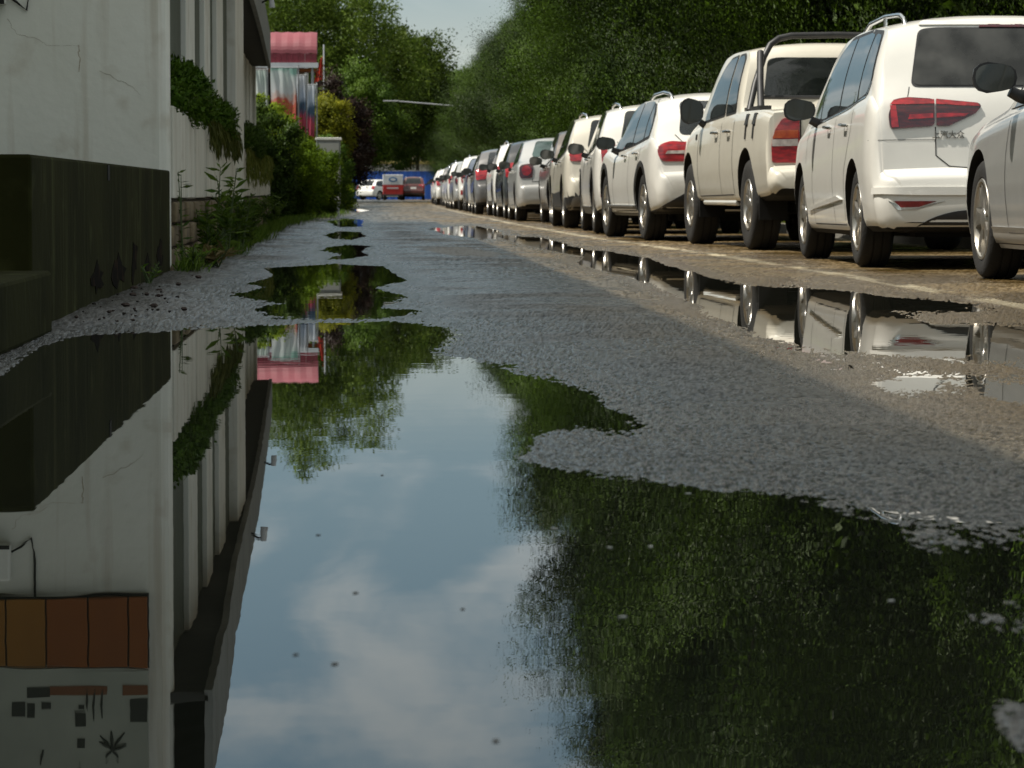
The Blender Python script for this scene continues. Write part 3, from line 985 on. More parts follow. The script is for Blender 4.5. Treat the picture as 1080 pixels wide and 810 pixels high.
    part(root, B, 'number_plate', M_PLATE, [([(-0.22, 0.70), (0.22, 0.70), (0.22, 0.84), (-0.22, 0.84)], 0)], off=0.012, thick=0.01)
    m = MB(); B.panel(m, round_poly([(-0.72, 0.20), (-0.54, 0.325), (-0.36, 0.375), (0.36, 0.375), (0.54, 0.325), (0.72, 0.20)], 0.08), 0, off=0.006, thick=0.03, cell=0.04)
    m.build('rear_apron', M_PLAS, root, smooth=True)
    m = MB(); B.panel(m, [(-0.88, 0.475), (-0.60, 0.47), (0.60, 0.47), (0.88, 0.475), (0.88, 0.515), (0.6, 0.52), (-0.6, 0.52), (-0.88, 0.515)], 0, off=0.016, thick=0.018, cell=0.05)
    m.build('bumper_ledge', M_WHITE, root, smooth=True)
    # roof rails
    for s in (-1, 1):
        m = MB()
        pts = [(s * 0.60, -0.22, 1.56), (s * 0.605, -0.19, 1.605), (s * 0.61, -0.12, 1.632), (s * 0.61, 0.0, 1.645), (s * 0.615, 0.5, 1.662), (s * 0.615, 1.2, 1.65), (s * 0.61, 1.6, 1.59), (s * 0.60, 1.75, 1.53)]
        m.tube(pts, 0.017, 10)
        m.tube([(s * 0.615, 0.55, 1.66), (s * 0.615, 0.55, 1.56)], 0.014, 8)
        m.build('roof_rail', M_CHROME, root, smooth=True)
    add_mirrors(root, 1.95, 1.055, 0.86, (M_PLAS, M_MIRR), size=(0.23, 0.13, 0.165))
    # front lamps and grille (they face away from the camera)
    for s in (1, -1):
        f = (lambda p: p) if s > 0 else mir
        part(root, B, 'headlamp', M_CLEAR, [(f([(0.42, 0.66), (0.78, 0.70), (0.80, 0.80), (0.45, 0.76)]), 180)], off=0.008, thick=0.01)
    part(root, B, 'grille', M_PLAS, [([(-0.4, 0.66), (0.4, 0.66), (0.4, 0.75), (-0.4, 0.75)], 180)], off=0.006, thick=0.008)
    ws = [(-0.62, 1.10), (0.62, 1.10), (0.54, 1.50), (-0.54, 1.50)]
    part(root, B, 'windscreen', M_GLASS, [(ws, 180)], off=0.006, thick=0.004)
    # chrome lettering on the tailgate
    t = link('lettering', text_mesh('lettering', '上汽大众', 0.052, M_LETTER), root)
    p, nn = B.at(0, -0.405, 0.852)
    t.location = p + Vector((0, -0.010, -0.018)); t.rotation_euler = (PI / 2 - 0.08, 0, 0)
    return root, sp


mpv, mpv_sp = build_mpv()
place(mpv, 3.215, 21.05, R(-0.6), 0.885)

# ------------------------------------------------------------------ the cream pickup truck
def build_pickup():
    sp = dict(width=1.86, wb=3.22, rad=0.385, arch=0.455, arch_up=0.03, tw=0.25, inset=0.02, rear_frac=0.90, rear_len=0.22, crown=0.075, tumble=0.22,
              top=[(-1.20, 0.62), (-1.195, 0.66), (-1.13, 0.70), (-1.065, 0.705), (-1.055, 0.80), (-1.05, 1.0), (-1.045, 1.10), (-1.03, 1.17), (-0.98, 1.195), (-0.8, 1.20), (0.50, 1.215), (0.56, 1.23), (0.60, 1.30), (0.73, 1.66), (0.79, 1.745), (0.88, 1.79),
                   (1.1, 1.81), (1.6, 1.815), (2.1, 1.785), (2.35, 1.70), (2.75, 1.42), (3.1, 1.19), (3.4, 1.12), (3.8, 1.04), (4.0, 0.92), (4.06, 0.75), (4.07, 0.6)],
              bot=[(-1.20, 0.52), (-1.1, 0.46), (-0.55, 0.42), (0.4, 0.385), (2.6, 0.385), (3.6, 0.42), (4.07, 0.5)],
              belt=[(-1.2, 1.10), (-0.5, 1.155), (0.5, 1.165), (1.2, 1.15), (2.6, 1.10), (3.4, 1.03), (4.0, 0.80), (4.07, 0.6)],
              stations=[0.52, 0.54, 0.56, 0.58, 0.60, 0.62, 0.65, 0.68, 0.71, 0.74, 0.77, 0.80, 0.84])
    B = Body(sp)
    root = thing('pickup_truck', 'cream white double cab pickup with a dark roll bar over its bed', 'pickup truck', group=ROWG)
    link('body', B.build('pickup_body', [M_CREAM, M_LINER, M_PLAS]), root)
    m = MB()
    m.box(-0.45, 0.45, -1.0, 3.9, 0.42, 0.52); m.tube([(-0.7, 0, 0.385), (0.7, 0, 0.385)], 0.07, 10); m.tube([(-0.7, 3.22, 0.385), (0.7, 3.22, 0.385)], 0.06, 10)
    m.box(-0.16, 0.16, -0.15, 0.15, 0.25, 0.50)
    m.box(0.20, 0.42, 0.6, 1.6, 0.28, 0.45)
    m.build('underbody', M_LINER, root)
    add_wheels(root, sp, W_PK)
    for s in (-1, 1):
        for y in (-0.50, 2.70):
            m = MB(); m.box(s * 0.77 - 0.12, s * 0.77 + 0.12, y, y + 0.015, 0.26, 0.52); m.build('mud_flap', M_LINER, root)
    for q in ([(0.78, 1.20), (1.30, 1.185), (1.30, 1.69), (1.05, 1.695), (0.93, 1.65)],
              [(1.38, 1.185), (2.42, 1.15), (2.48, 1.16), (2.15, 1.48), (1.95, 1.61), (1.75, 1.68), (1.38, 1.695)]):
        for az in (90, -90):
            part(root, B, 'window_surround', M_PLAS, [(round_poly(grow(q, 0.022), 0.05), az)], off=0.003, thick=0.004)
            part(root, B, 'side_window', M_GLASS, [(round_poly(q, 0.04), az)], off=0.0065, thick=0.003)
    rw = [(-0.66, 1.315), (0.66, 1.315), (0.605, 1.645), (0.52, 1.665), (-0.52, 1.665), (-0.605, 1.645)]
    part(root, B, 'rear_window', M_GLASS, [(round_poly(rw, 0.05), 0)], off=0.006, thick=0.006)
    # roll bar over the bed: two hoops sloping down to the bed rail
    m = MB()
    m.tube([(-0.84, 0.30, 1.19), (-0.77, 0.42, 1.42), (-0.675, 0.53, 1.66), (-0.61, 0.57, 1.77), (-0.53, 0.60, 1.825), (-0.42, 0.62, 1.85), (0, 0.63, 1.86), (0.42, 0.62, 1.85), (0.53, 0.60, 1.825), (0.61, 0.57, 1.77), (0.675, 0.53, 1.66), (0.77, 0.42, 1.42), (0.84, 0.30, 1.19)], 0.028, 12)
    for s in (-1, 1):
        m.tube([(s * 0.80, -0.05, 1.20), (s * 0.76, 0.22, 1.45), (s * 0.71, 0.50, 1.70)], 0.030, 10)
        m.box(s * 0.79 - 0.05, s * 0.79 + 0.05, -0.22, 0.55, 1.185, 1.222)
    m.build('roll_bar', M_PLAS, root, smooth=True)
    m = MB()
    m.tube([(-0.70, 0.45, 1.31), (0.70, 0.45, 1.31)], 0.018, 8); m.build('cross_bar', M_PLAS, root, smooth=True)
    # strap plates hanging over the bed side
    for s, az in ((-1, 90), (1, -90)):
        for q in (-0.42, -0.05):
            m = MB(); B.panel(m, [(q, 1.06), (q + 0.13, 1.06), (q + 0.13, 1.15), (q, 1.15)], az, off=0.012, thick=0.012, cell=0.05)
            B.panel(m, [(q + 0.045, 0.94), (q + 0.085, 0.94), (q + 0.085, 1.06), (q + 0.045, 1.06)], az, off=0.010, thick=0.01, cell=0.05)
            m.build('bed_clamp', M_PLAS, root)
    for s in (1, -1):
        f = (lambda p: p) if s > 0 else mir
        lamp = [(-0.885, 0.73), (-0.655, 0.73), (-0.655, 1.10), (-0.70, 1.115), (-0.80, 1.09), (-0.86, 1.0), (-0.89, 0.86)]
        t = part(root, B, 'tail_lamp', M_REDL, [(f(round_poly(lamp, 0.02)), 0)], off=0.012, thick=0.016, cell=0.03)
        part(t, B, 'clear_lens', M_CLEAR, [(f([(-0.882, 0.865), (-0.668, 0.868), (-0.668, 0.925), (-0.885, 0.92)]), 0)], off=0.015, thick=0.004, cell=0.03)
        part(t, B, 'amber_lens', M_AMBER, [(f([(-0.882, 0.93), (-0.668, 0.935), (-0.668, 1.0), (-0.855, 0.995)]), 0)], off=0.015, thick=0.004, cell=0.03)
        part(root, B, 'reflector', M_REFL, [(f(round_poly([(-0.70, 0.545), (-0.50, 0.545), (-0.50, 0.635), (-0.68, 0.635)], 0.015)), 0)], off=0.010, thick=0.02, cell=0.05)
    m = MB()
    B.strip(m, [(-0.645, 1.17), (-0.645, 0.72), (0.645, 0.72), (0.645, 1.17)], 0, width=0.012)
    B.panel(m, [(-0.64, 0.706), (0.64, 0.706), (0.64, 0.725), (-0.64, 0.725)], 0, off=0.004, thick=0.006, cell=0.1)
    m.build('panel_gap', M_SEAM, root)
    for az in (90, -90):
        m = MB(); B.strip(m, [(0.66, 1.16), (0.66, 0.46)], az, width=0.012); B.strip(m, [(1.345, 1.15), (1.345, 0.46)], az, width=0.009); B.strip(m, [(2.55, 1.12), (2.62, 0.95), (2.58, 0.46)], az, width=0.012)
        B.strip(m, [(0.70, 0.47), (2.58, 0.455)], az, width=0.010)
        m.build('panel_gap', M_SEAM, root)
    part(root, B, 'tailgate_handle', M_PLAS, [(round_poly([(-0.13, 1.0), (0.13, 1.0), (0.13, 1.07), (-0.13, 1.07)], 0.02), 0)], off=0.008, thick=0.01)
    part(root, B, 'number_plate', M_PLATE, [([(-0.22, 0.545), (0.22, 0.545), (0.22, 0.665), (-0.22, 0.665)], 0)], off=0.01, thick=0.01)
    m = MB(); B.panel(m, [(-0.90, 0.40), (-0.6, 0.50), (0.6, 0.50), (0.90, 0.40), (0.6, 0.37), (-0.6, 0.37)], 0, off=-0.01, thick=0.05, cell=0.1); m.build('rear_apron', M_PLAS, root)
    for az in (90, -90):
        for q in (0.82, 1.50):
            m = MB()
            p, nn = B.at(az, q, 1.02)
            m.tube([p + nn * 0.004, p + nn * 0.04 + Vector((0, 0.02, 0)), p + nn * 0.04 + Vector((0, 0.15, 0)), p + nn * 0.004 + Vector((0, 0.17, 0))], 0.013, 8)
            m.build('door_handle', M_CHROME, root, smooth=True)
    add_mirrors(root, 2.42, 1.22, 0.86, (M_PLAS, M_MIRR), size=(0.22, 0.13, 0.25))
    for az in (90, -90):
        m = MB(); B.panel(m, [(2.72, 0.98), (2.80, 0.98), (2.80, 1.03), (2.72, 1.03)], az, off=0.006, thick=0.008)
        m.build('wing_badge', M_PLAS, root)
    for s in (1, -1):
        f = (lambda p: p) if s > 0 else mir
        part(root, B, 'headlamp', M_CLEAR, [(f([(0.45, 0.82), (0.80, 0.82), (0.78, 0.98), (0.45, 0.98)]), 180)], off=0.008, thick=0.01)
    part(root, B, 'windscreen', M_GLASS, [([(-0.66, 1.22), (0.66, 1.22), (0.58, 1.62), (-0.58, 1.62)], 180)], off=0.006, thick=0.004)
    # side step
    for s in (-1, 1):
        m = MB(); m.tube([(s * 0.86, 0.70, 0.40), (s * 0.86, 2.50, 0.40)], 0.028, 8); m.build('side_step', M_CREAM, root, smooth=True)
    return root, sp


def grow(poly, g):
    cx = sum(p[0] for p in poly) / len(poly); cy = sum(p[1] for p in poly) / len(poly)
    return [(p[0] + g * (1 if p[0] > cx else -1), p[1] + g * (1 if p[1] > cy else -1)) for p in poly]


pk, pk_sp = build_pickup()
place(pk, 3.25, 27.4, R(3.0), 0.91)
# ------------------------------------------------------------------ the other cars: one builder, several bodies
def build_car(label, o):
    sp = o['sp']
    B = Body(sp)
    paint = o['paint']
    root = thing('parked_car', label, 'car', group=ROWG)
    body = link('body', B.build(o['name'], [paint, M_LINER, M_PLAS]), root)
    under(root, sp, o.get('under_z', 0.2))
    add_wheels(root, sp, o['wheels'])
    glass = o.get('glass', M_GLASS)
    for q in o['side']:
        for az in (90, -90):
            part(root, B, 'side_window', glass, [(round_poly(q, 0.03), az)], off=0.006, thick=0.003)
    if 'dlo' in o:
        for az in (90, -90): part(root, B, 'window_surround', M_PLAS, [(round_poly(o['dlo'], 0.05), az)], off=0.003, thick=0.004)
    part(root, B, 'rear_window', o.get('rear_glass', glass), [(round_poly(o['rear'], 0.06), o.get('rear_az', 0))], off=0.006, thick=0.006)
    if 'screen' in o: part(root, B, 'windscreen', glass, [(o['screen'], 180)], off=0.006, thick=0.004)
    for s in (1, -1):
        f = (lambda p: p) if s > 0 else mir
        t = part(root, B, 'tail_lamp', o.get('lamp_mat', M_REDL), [(f(round_poly(o['lamp'], o.get('lamp_round', 0.03))), 0)], off=0.012, thick=0.018, cell=0.03)
        for q in o.get('lamp_clear', []):
            part(t, B, 'clear_lens', M_CLEAR, [(f(q), 0)], off=0.016, thick=0.004, cell=0.03)
        for q in o.get('lamp_red', []):
            part(t, B, 'red_lens', M_REDL, [(f(q), 0)], off=0.016, thick=0.004, cell=0.03)
        if 'reflector' in o: part(root, B, 'reflector', M_REFL, [(f(o['reflector']), 0)], off=0.006, thick=0.006, cell=0.04)
        part(root, B, 'headlamp', M_CLEAR, [(f(o.get('head', [(0.42, 0.66), (0.74, 0.70), (0.74, 0.78), (0.45, 0.76)])), 180)], off=0.008, thick=0.01)
    part(root, B, 'number_plate', M_PLATE, [(o['plate'], 0)], off=0.012, thick=0.012)
    if 'apron' in o:
        m = MB(); B.panel(m, round_poly(o['apron'], 0.05), 0, off=0.006, thick=0.03, cell=0.04); m.build('rear_apron', o.get('apron_mat', M_PLAS), root, smooth=True)
    m = MB()
    for q in o.get('rear_seams', []):
        B.strip(m, q, 0, width=0.010)
    for q in o.get('side_seams', []):
        for az in (90, -90): B.strip(m, q, az, width=0.009)
    m.build('panel_gap', M_SEAM, root)
    for az in (90, -90):
        for (q, z) in o.get('handles', []):
            m = MB()
            p, nn = B.at(az, q, z)
            m.tube([p + nn * 0.004, p + nn * 0.034 + Vector((0, 0.02, 0)), p + nn * 0.034 + Vector((0, 0.14, 0)), p + nn * 0.004 + Vector((0, 0.16, 0))], 0.012, 8)
            m.build('door_handle', o.get('handle_mat', M_CHROME), root, smooth=True)
    for s in (-1, 1):
        if 'rail' in o:
            m = MB(); m.tube([(s * x, y, z) for x, y, z in o['rail']], 0.018, 10); m.build('roof_rail', o.get('rail_mat', M_CHROME), root, smooth=True)
    if 'arch_trim' in o:
        w0, w1 = sp['arch'] - 0.006, sp['arch'] + o['arch_trim']; cz = sp['rad'] + sp.get('arch_up', 0.01)
        for ay in (0, sp['wb']):
            for az in (90, -90):
                m = MB(); n = 22; a0, a1 = R(-8), R(188)
                for k in range(n):
                    t0 = a0 + (a1 - a0) * k / n; t1 = a0 + (a1 - a0) * (k + 1) / n
                    q = [(ay + w0 * math.cos(t0), cz + w0 * math.sin(t0)), (ay + w1 * math.cos(t0), cz + w1 * math.sin(t0)), (ay + w1 * math.cos(t1), cz + w1 * math.sin(t1)), (ay + w0 * math.cos(t1), cz + w0 * math.sin(t1))]
                    pts = []
                    for (a, b_) in q:
                        rr = math.hypot(a - ay, b_ - cz)
                        th = math.atan2(b_ - cz, a - ay); aa, bb = ay + (rr + 0.012) * math.cos(th), cz + (rr + 0.012) * math.sin(th)
                        p, nn = B.at(az, aa, bb); pts.append(p + Vector((-0.008 if az == 90 else 0.008, 0, 0)))
                    m.add(pts, [(0, 1, 2, 3)])
                m.build('arch_trim', M_PLAS, root, smooth=True)
    if 'sill' in o:
        for az in (90, -90):
            m = MB(); B.panel(m, o['sill'], az, off=0.012, thick=0.02, cell=0.08)
            m.build('sill_trim', o.get('sill_mat', M_PLAS), root, smooth=True)
    if 'exhaust' in o:
        for s in (-1, 1):
            m = MB(); x, z = o['exhaust']; y = B.y0
            m.tube([(s * x, y - 0.0, z), (s * x, y + 0.25, z)], 0.035, 12, caps=False); m.tube([(s * x, y + 0.04, z), (s * x, y + 0.2, z)], 0.030, 12)
            m.build('exhaust_tip', M_CHROME, root, smooth=True)
    my, mz = o['mirror']
    add_mirrors(root, my, mz, sp['width'] / 2 - 0.06, (o.get('mirror_mat', M_PLAS), M_MIRR), size=o.get('mirror_size', (0.21, 0.12, 0.15)))
    return root, sp


def suv_spec(width=1.82, wb=2.68, H=1.62, ro=0.88, fo=0.88, rad=0.345, slope=0.0, hood=1.02, tail=1.02, low=0.24):
    """hatch-backed body; slope pushes the rear window forward"""
    s = slope
    return dict(width=width, wb=wb, rad=rad, arch=rad + 0.055, tw=0.225, rear_frac=0.80, rear_len=0.42, crown=0.09, tumble=0.26,
                top=[(-ro, 0.52), (-ro + .006, 0.60), (-ro + .03, 0.68), (-ro + .08, 0.71), (-ro + .105, 0.76), (-ro + .125, 0.88), (-ro + .15, tail - 0.02), (-ro + .20 + s * .2, tail + 0.08),
                     (-ro + .33 + s * .6, tail + 0.34), (-ro + .45 + s, H - 0.12), (-ro + .55 + s, H - 0.055), (0.35 + s * .5, H - 0.005), (0.9, H), (1.35, H - 0.025), (1.75, H - 0.11), (2.15, H - 0.34), (2.55, hood + 0.05),
                     (2.9, hood - 0.02), (wb + fo - 0.3, hood - 0.11), (wb + fo - 0.06, hood - 0.25), (wb + fo - 0.006, 0.62), (wb + fo, 0.5)],
                bot=[(-ro, low + 0.12), (-ro + 0.08, low + 0.05), (-0.4, low), (0.5, low - 0.02), (wb - 0.4, low - 0.02), (wb + fo - 0.2, low), (wb + fo, low + 0.1)],
                belt=[(-ro, tail - 0.06), (-0.45, tail + 0.06), (0.0, tail + 0.02), (0.6, tail - 0.03), (1.9, tail - 0.10), (2.6, hood - 0.06), (wb + fo - 0.3, hood - 0.20), (wb + fo, 0.6)])


def suv_parts(sp, H, tail, ro, s=0.0, hood=1.02):
    t = tail
    b0 = t + 0.065
    return dict(
        dlo=[(-0.42 + s * .5, t + 0.16), (-0.25, t + 0.06), (0.6, t + 0.005), (2.25, t - 0.07), (1.98, H - 0.32), (1.62, H - 0.13), (1.25, H - 0.075), (0.35, H - 0.075), (-0.15 + s * .8, H - 0.12), (-0.30 + s * .7, H - 0.21)],
        side=[[(-0.36 + s * .5, t + 0.17), (-0.22, t + 0.085), (0.08, t + 0.065), (0.08, H - 0.12), (-0.12 + s * .8, H - 0.145), (-0.25 + s * .7, H - 0.22)],
              [(0.14, t + 0.06), (0.86, t + 0.01), (0.86, H - 0.10), (0.35, H - 0.10), (0.14, H - 0.115)],
              [(0.93, t + 0.01), (2.16, t - 0.05), (1.93, H - 0.33), (1.60, H - 0.155), (1.24, H - 0.105), (0.93, H - 0.10)]],
        rear=[(-0.60, t + 0.09), (0.60, t + 0.09), (0.52, H - 0.11), (-0.52, H - 0.11)],
        screen=[(-0.60, hood + 0.08), (0.60, hood + 0.08), (0.52, H - 0.13), (-0.52, H - 0.13)],
        plate=[(-0.22, t - 0.26), (0.22, t - 0.26), (0.22, t - 0.13), (-0.22, t - 0.13)],
        rear_seams=[[(-0.64, t + 0.09), (-0.52, t - 0.05), (-0.50, t - 0.22), (-0.40, t - 0.34), (0.40, t - 0.34), (0.50, t - 0.22), (0.52, t - 0.05), (0.64, t + 0.09)]],
        side_seams=[[(0.895, t), (0.90, 0.30)], [(0.10, t + 0.03), (0.14, 0.9), (0.42, 0.6), (0.46, 0.30), (1.95, 0.29), (1.98, 0.7), (1.92, t - 0.05)]],
        handles=[(0.28, t - 0.09), (1.10, t - 0.11)],
        rail=[(0.56, -0.16 + s, H - 0.11), (0.565, -0.13 + s, H - 0.055), (0.565, -0.05 + s, H - 0.03), (0.575, 0.5, H + 0.0), (0.575, 1.1, H - 0.01), (0.57, 1.4, H - 0.055), (0.56, 1.5, H - 0.12)],
        mirror=(1.90, t + 0.02), wheels=W_SUV)


CARS = []        # (root, spec) in the order of the row
# coupe-like white SUV with black lower body
H, T = 1.53, 0.98
sp = suv_spec(width=1.81, wb=2.70, H=H, ro=0.85, fo=0.87, slope=0.22, tail=T, hood=1.0, low=0.27)
o = dict(sp=sp, name='coupe_suv_body', paint=M_WHITE, **suv_parts(sp, H, T, 0.85, 0.22))
o.update(lamp=[(-0.80, 0.80), (-0.45, 0.80), (-0.27, 0.86), (-0.22, 0.94), (-0.45, 0.985), (-0.70, 1.0), (-0.82, 0.96), (-0.84, 0.88)],
         lamp_clear=[[(-0.76, 0.875), (-0.45, 0.88), (-0.30, 0.905), (-0.45, 0.915), (-0.74, 0.905)]], lamp_round=0.04,
         apron=[(-0.88, 0.26), (-0.80, 0.36), (-0.55, 0.50), (-0.35, 0.535), (0.35, 0.535), (0.55, 0.50), (0.80, 0.36), (0.88, 0.26)],
         arch_trim=0.05, sill=[(0.42, 0.255), (2.28, 0.255), (2.26, 0.345), (0.44, 0.345)], sill_mat=M_PLAS, exhaust=(0.52, 0.36))
coupe, csp = build_car('white coupe-shaped SUV with rounded red lamps and black lower trim', o)
place(coupe, 2.835, 33.0, R(3.8), 0.885)
# apron skid plate and step plate
m = MB(); m.box(-0.35, 0.35, -0.865, -0.80, 0.30, 0.46); m.build('skid_plate', M_SILVER, coupe, bevel=0.02)
for s in (-1, 1):
    m = MB(); m.box(s * 0.885 - 0.03, s * 0.885 + 0.03, 0.45, 2.25, 0.335, 0.36); m.build('step_plate', M_RIM, coupe, bevel=0.006)

# tall white SUV with slim lamps rising into its flank
H, T = 1.57, 1.0
sp = suv_spec(width=1.82, wb=2.64, H=H, ro=0.86, fo=0.86, slope=0.05, tail=T)
o = dict(sp=sp, name='tall_suv_body', paint=M_WHITE, **suv_parts(sp, H, T, 0.86, 0.05))
o.update(lamp=[(-0.82, 0.80), (-0.78, 0.74), (-0.66, 0.90), (-0.42, 0.97), (-0.40, 1.03), (-0.70, 1.05), (-0.84, 1.05)], lamp_clear=[[(-0.76, 0.97), (-0.62, 0.985), (-0.62, 1.01), (-0.76, 1.0)]],
         apron=[(-0.86, 0.25), (-0.70, 0.46), (0.70, 0.46), (0.86, 0.25)], arch_trim=0.04, reflector=[(-0.84, 0.44), (-0.74, 0.44), (-0.74, 0.56), (-0.84, 0.58)],
         sill=[(0.42, 0.24), (2.25, 0.24), (2.25, 0.32), (0.42, 0.32)])
car, s_ = build_car('white SUV with pointed red lamps and chunky roof rails behind the coupe-shaped SUV', o)
place(car, 2.745, 38.8, R(-0.8), 0.885)

# beige-white SUV with grey lower body
H, T = 1.59, 1.0
sp = suv_spec(width=1.83, wb=2.70, H=H, ro=0.88, fo=0.88, slope=0.0, tail=T)
sp['clad'] = lambda c, n: c.z < 0.46
o = dict(sp=sp, name='beige_suv_body', paint=M_CREAM, **suv_parts(sp, H, T, 0.88, 0.0))
o.update(lamp=[(-0.84, 0.92), (-0.44, 0.90), (-0.30, 0.97), (-0.44, 1.03), (-0.84, 1.02)], lamp_round=0.02, reflector=[(-0.72, 0.47), (-0.42, 0.46), (-0.42, 0.50), (-0.72, 0.51)],
         apron=[(-0.86, 0.22), (-0.80, 0.44), (0.80, 0.44), (0.86, 0.22)], apron_mat=M_GREY)
car, s_ = build_car('off-white SUV with flat red lamps and a dark grey lower bumper', o)
place(car, 2.74, 44.6, R(0.0), 0.885)

# brown-grey hatchback
H, T = 1.52, 0.96
sp = suv_spec(width=1.76, wb=2.60, H=H, ro=0.80, fo=0.82, slope=0.10, tail=T, rad=0.32, hood=0.96, low=0.22)
o = dict(sp=sp, name='hatch_body', paint=M_BROWN, **suv_parts(sp, H, T, 0.80, 0.10, 0.96))
o.pop('rail'); o.update(wheels=W_SED, lamp=[(-0.83, 0.78), (-0.62, 0.80), (-0.56, 0.98), (-0.70, 1.06), (-0.84, 1.0)], handle_mat=M_BROWN)
hatch, hatch_sp = build_car('brown-grey hatchback with tall red lamps beside the silver saloon', o)
place(hatch, 2.865, 50.2, R(0.0), 0.855)

# silver saloon
def sedan_spec(width=1.74, wb=2.52, H=1.46, ro=0.98, fo=0.85, deck=1.02, rad=0.315):
    return dict(width=width, wb=wb, rad=rad, arch=rad + 0.05, tw=0.20, rear_frac=0.84, rear_len=0.35, crown=0.085, tumble=0.30,
                top=[(-ro, 0.50), (-ro + .006, 0.56), (-ro + .03, 0.62), (-ro + .09, 0.645), (-ro + .105, 0.70), (-ro + .12, 0.85), (-ro + .15, 0.97), (-ro + .20, deck), (-ro + .32, deck + 0.025),
                     (-0.38, deck + 0.06), (-0.20, deck + 0.14), (0.05, deck + 0.28), (0.30, H - 0.07), (0.55, H - 0.015), (0.95, H), (1.3, H - 0.03), (1.6, H - 0.13), (2.0, H - 0.36), (2.25, 0.98), (2.6, 0.93),
                     (wb + fo - 0.3, 0.84), (wb + fo - 0.06, 0.72), (wb + fo - 0.006, 0.6), (wb + fo, 0.48)],
                bot=[(-ro, 0.30), (-ro + 0.1, 0.24), (-0.4, 0.21), (0.5, 0.18), (wb - 0.4, 0.18), (wb + fo - 0.2, 0.2), (wb + fo, 0.3)],
                belt=[(-ro, 0.94), (-0.5, 0.985), (0.3, 0.97), (1.7, 0.915), (2.4, 0.87), (wb + fo - 0.3, 0.76), (wb + fo, 0.55)])
def sedan_parts(H=1.46, d=1.02):
    return dict(side=[[(-0.12, 1.02), (0.08, 1.01), (0.08, 1.20), (0.02, 1.16)], [(0.13, 1.01), (0.80, 0.985), (0.80, H - 0.105), (0.45, H - 0.11), (0.30, H - 0.16), (0.13, 1.22)],
                      [(0.87, 0.98), (1.98, 0.935), (1.72, H - 0.30), (1.45, H - 0.15), (1.15, H - 0.105), (0.87, H - 0.10)]],
                rear=[(-0.58, d + 0.085), (0.58, d + 0.085), (0.47, H - 0.075), (-0.47, H - 0.075)],
                screen=[(-0.58, 1.02), (0.58, 1.02), (0.48, H - 0.12), (-0.48, H - 0.12)],
                plate=[(-0.22, 0.74), (0.22, 0.74), (0.22, 0.86), (-0.22, 0.86)],
                rear_seams=[[(-0.62, d), (-0.60, 0.68), (0.60, 0.68), (0.62, d)]],
                side_seams=[[(0.835, 0.97), (0.84, 0.28)], [(0.10, 1.0), (0.16, 0.80), (0.40, 0.55), (0.42, 0.28), (1.80, 0.27), (1.82, 0.7), (1.78, 0.92)]],
                handles=[(0.25, 0.86), (1.0, 0.84)], mirror=(1.72, 0.96), wheels=W_SED)
sp = sedan_spec()
o = dict(sp=sp, name='saloon_body', paint=M_SILV2, glass=M_GLASSG, **sedan_parts())
n = 14
o.update(lamp=[(-0.82, 0.74), (-0.60, 0.74), (-0.58, 0.96), (-0.66, 0.985), (-0.82, 0.95)], lamp_mat=M_REDD, lamp_round=0.06,
         lamp_red=[[(-0.70 + 0.085 * math.cos(2 * PI * k / n), 0.865 + 0.085 * math.sin(2 * PI * k / n)) for k in range(n)]], handle_mat=M_SILV2)
sedan, sedan_sp = build_car('light silver saloon with round red lamps and a wide bumper', o)
place(sedan, 2.60, 55.8, R(0.2), 0.845)

# copies further up the row, each with its own paint
def copy_thing(src, label, paint=None, body_slot=0):
    r = src.copy(); COL.objects.link(r); r['label'] = label
    for ch in list(src.children):
        c = ch.copy(); COL.objects.link(c); c.parent = r
        c.matrix_parent_inverse = ch.matrix_parent_inverse
        if paint is not None and ch.name.split('.')[0] == 'body':
            c.material_slots[0].link = 'OBJECT'; c.material_slots[0].material = paint
        for g in list(ch.children):
            d = g.copy(); COL.objects.link(d); d.parent = c
    return r

suv_src = [c for c in COL.objects if c.get('label', '').startswith('off-white SUV')][0]
suv_sp = suv_src
tall_src = [c for c in COL.objects if c.get('label', '').startswith('white SUV with pointed')][0]
ROW = [
    (hatch, M_BLACK, 'black hatchback directly ahead of the light silver saloon'),
    (tall_src, M_WHITE, 'white SUV half hidden ahead of the black hatchback, its red lamp on edge'),
    (hatch, M_GREY, 'grey hatchback standing between two white cars in the middle of the row'),
    (hatch, M_WHITE, 'white hatchback with low red lamps ahead of the grey hatchback'),
    (sedan, M_BLUE, 'dark blue-grey saloon between the white hatchback and a white SUV'),
    (tall_src, M_WHITE, 'far white SUV with its rear window bright, ahead of the blue-grey saloon'),
    (sedan, M_SILVER, 'silver-grey saloon ahead of the far white SUV'),
    (hatch, M_WHITE, 'small white hatchback far up the row, ahead of the silver-grey saloon'),
    (suv_src, M_BLACK, 'black SUV far up the row between small white cars'),
    (hatch, M_RED, 'only red hatchback, far up the row of parked cars'),
    (sedan, M_WHITE, 'white saloon ahead of the far red hatchback'),
    (tall_src, M_GREY, 'grey SUV near the far end of the row, sixth from its end'),
    (hatch, M_WHITE, 'white hatchback fifth from the far end of the row'),
    (sedan, M_BLACK, 'black saloon fourth from the far end of the row'),
    (suv_src, M_WHITE, 'white SUV third from the far end of the row'),
    (hatch, M_SILVER, 'silver hatchback second from the far end of the row'),
    (sedan, M_WHITE, 'white saloon at the very far end of the row'),
]
y = 61.4
rr = random.Random(5)
for src, pm_, lab in ROW:
    c = copy_thing(src, lab, pm_)
    hd = (LINE(y + 3) - LINE(y)) / 3
    place(c, LINE(y) + 0.20 + rr.uniform(-0.10, 0.14), y, -math.atan(hd) + R(rr.uniform(-1, 1)), 0.87)
    y += rr.uniform(5.5, 6.2)

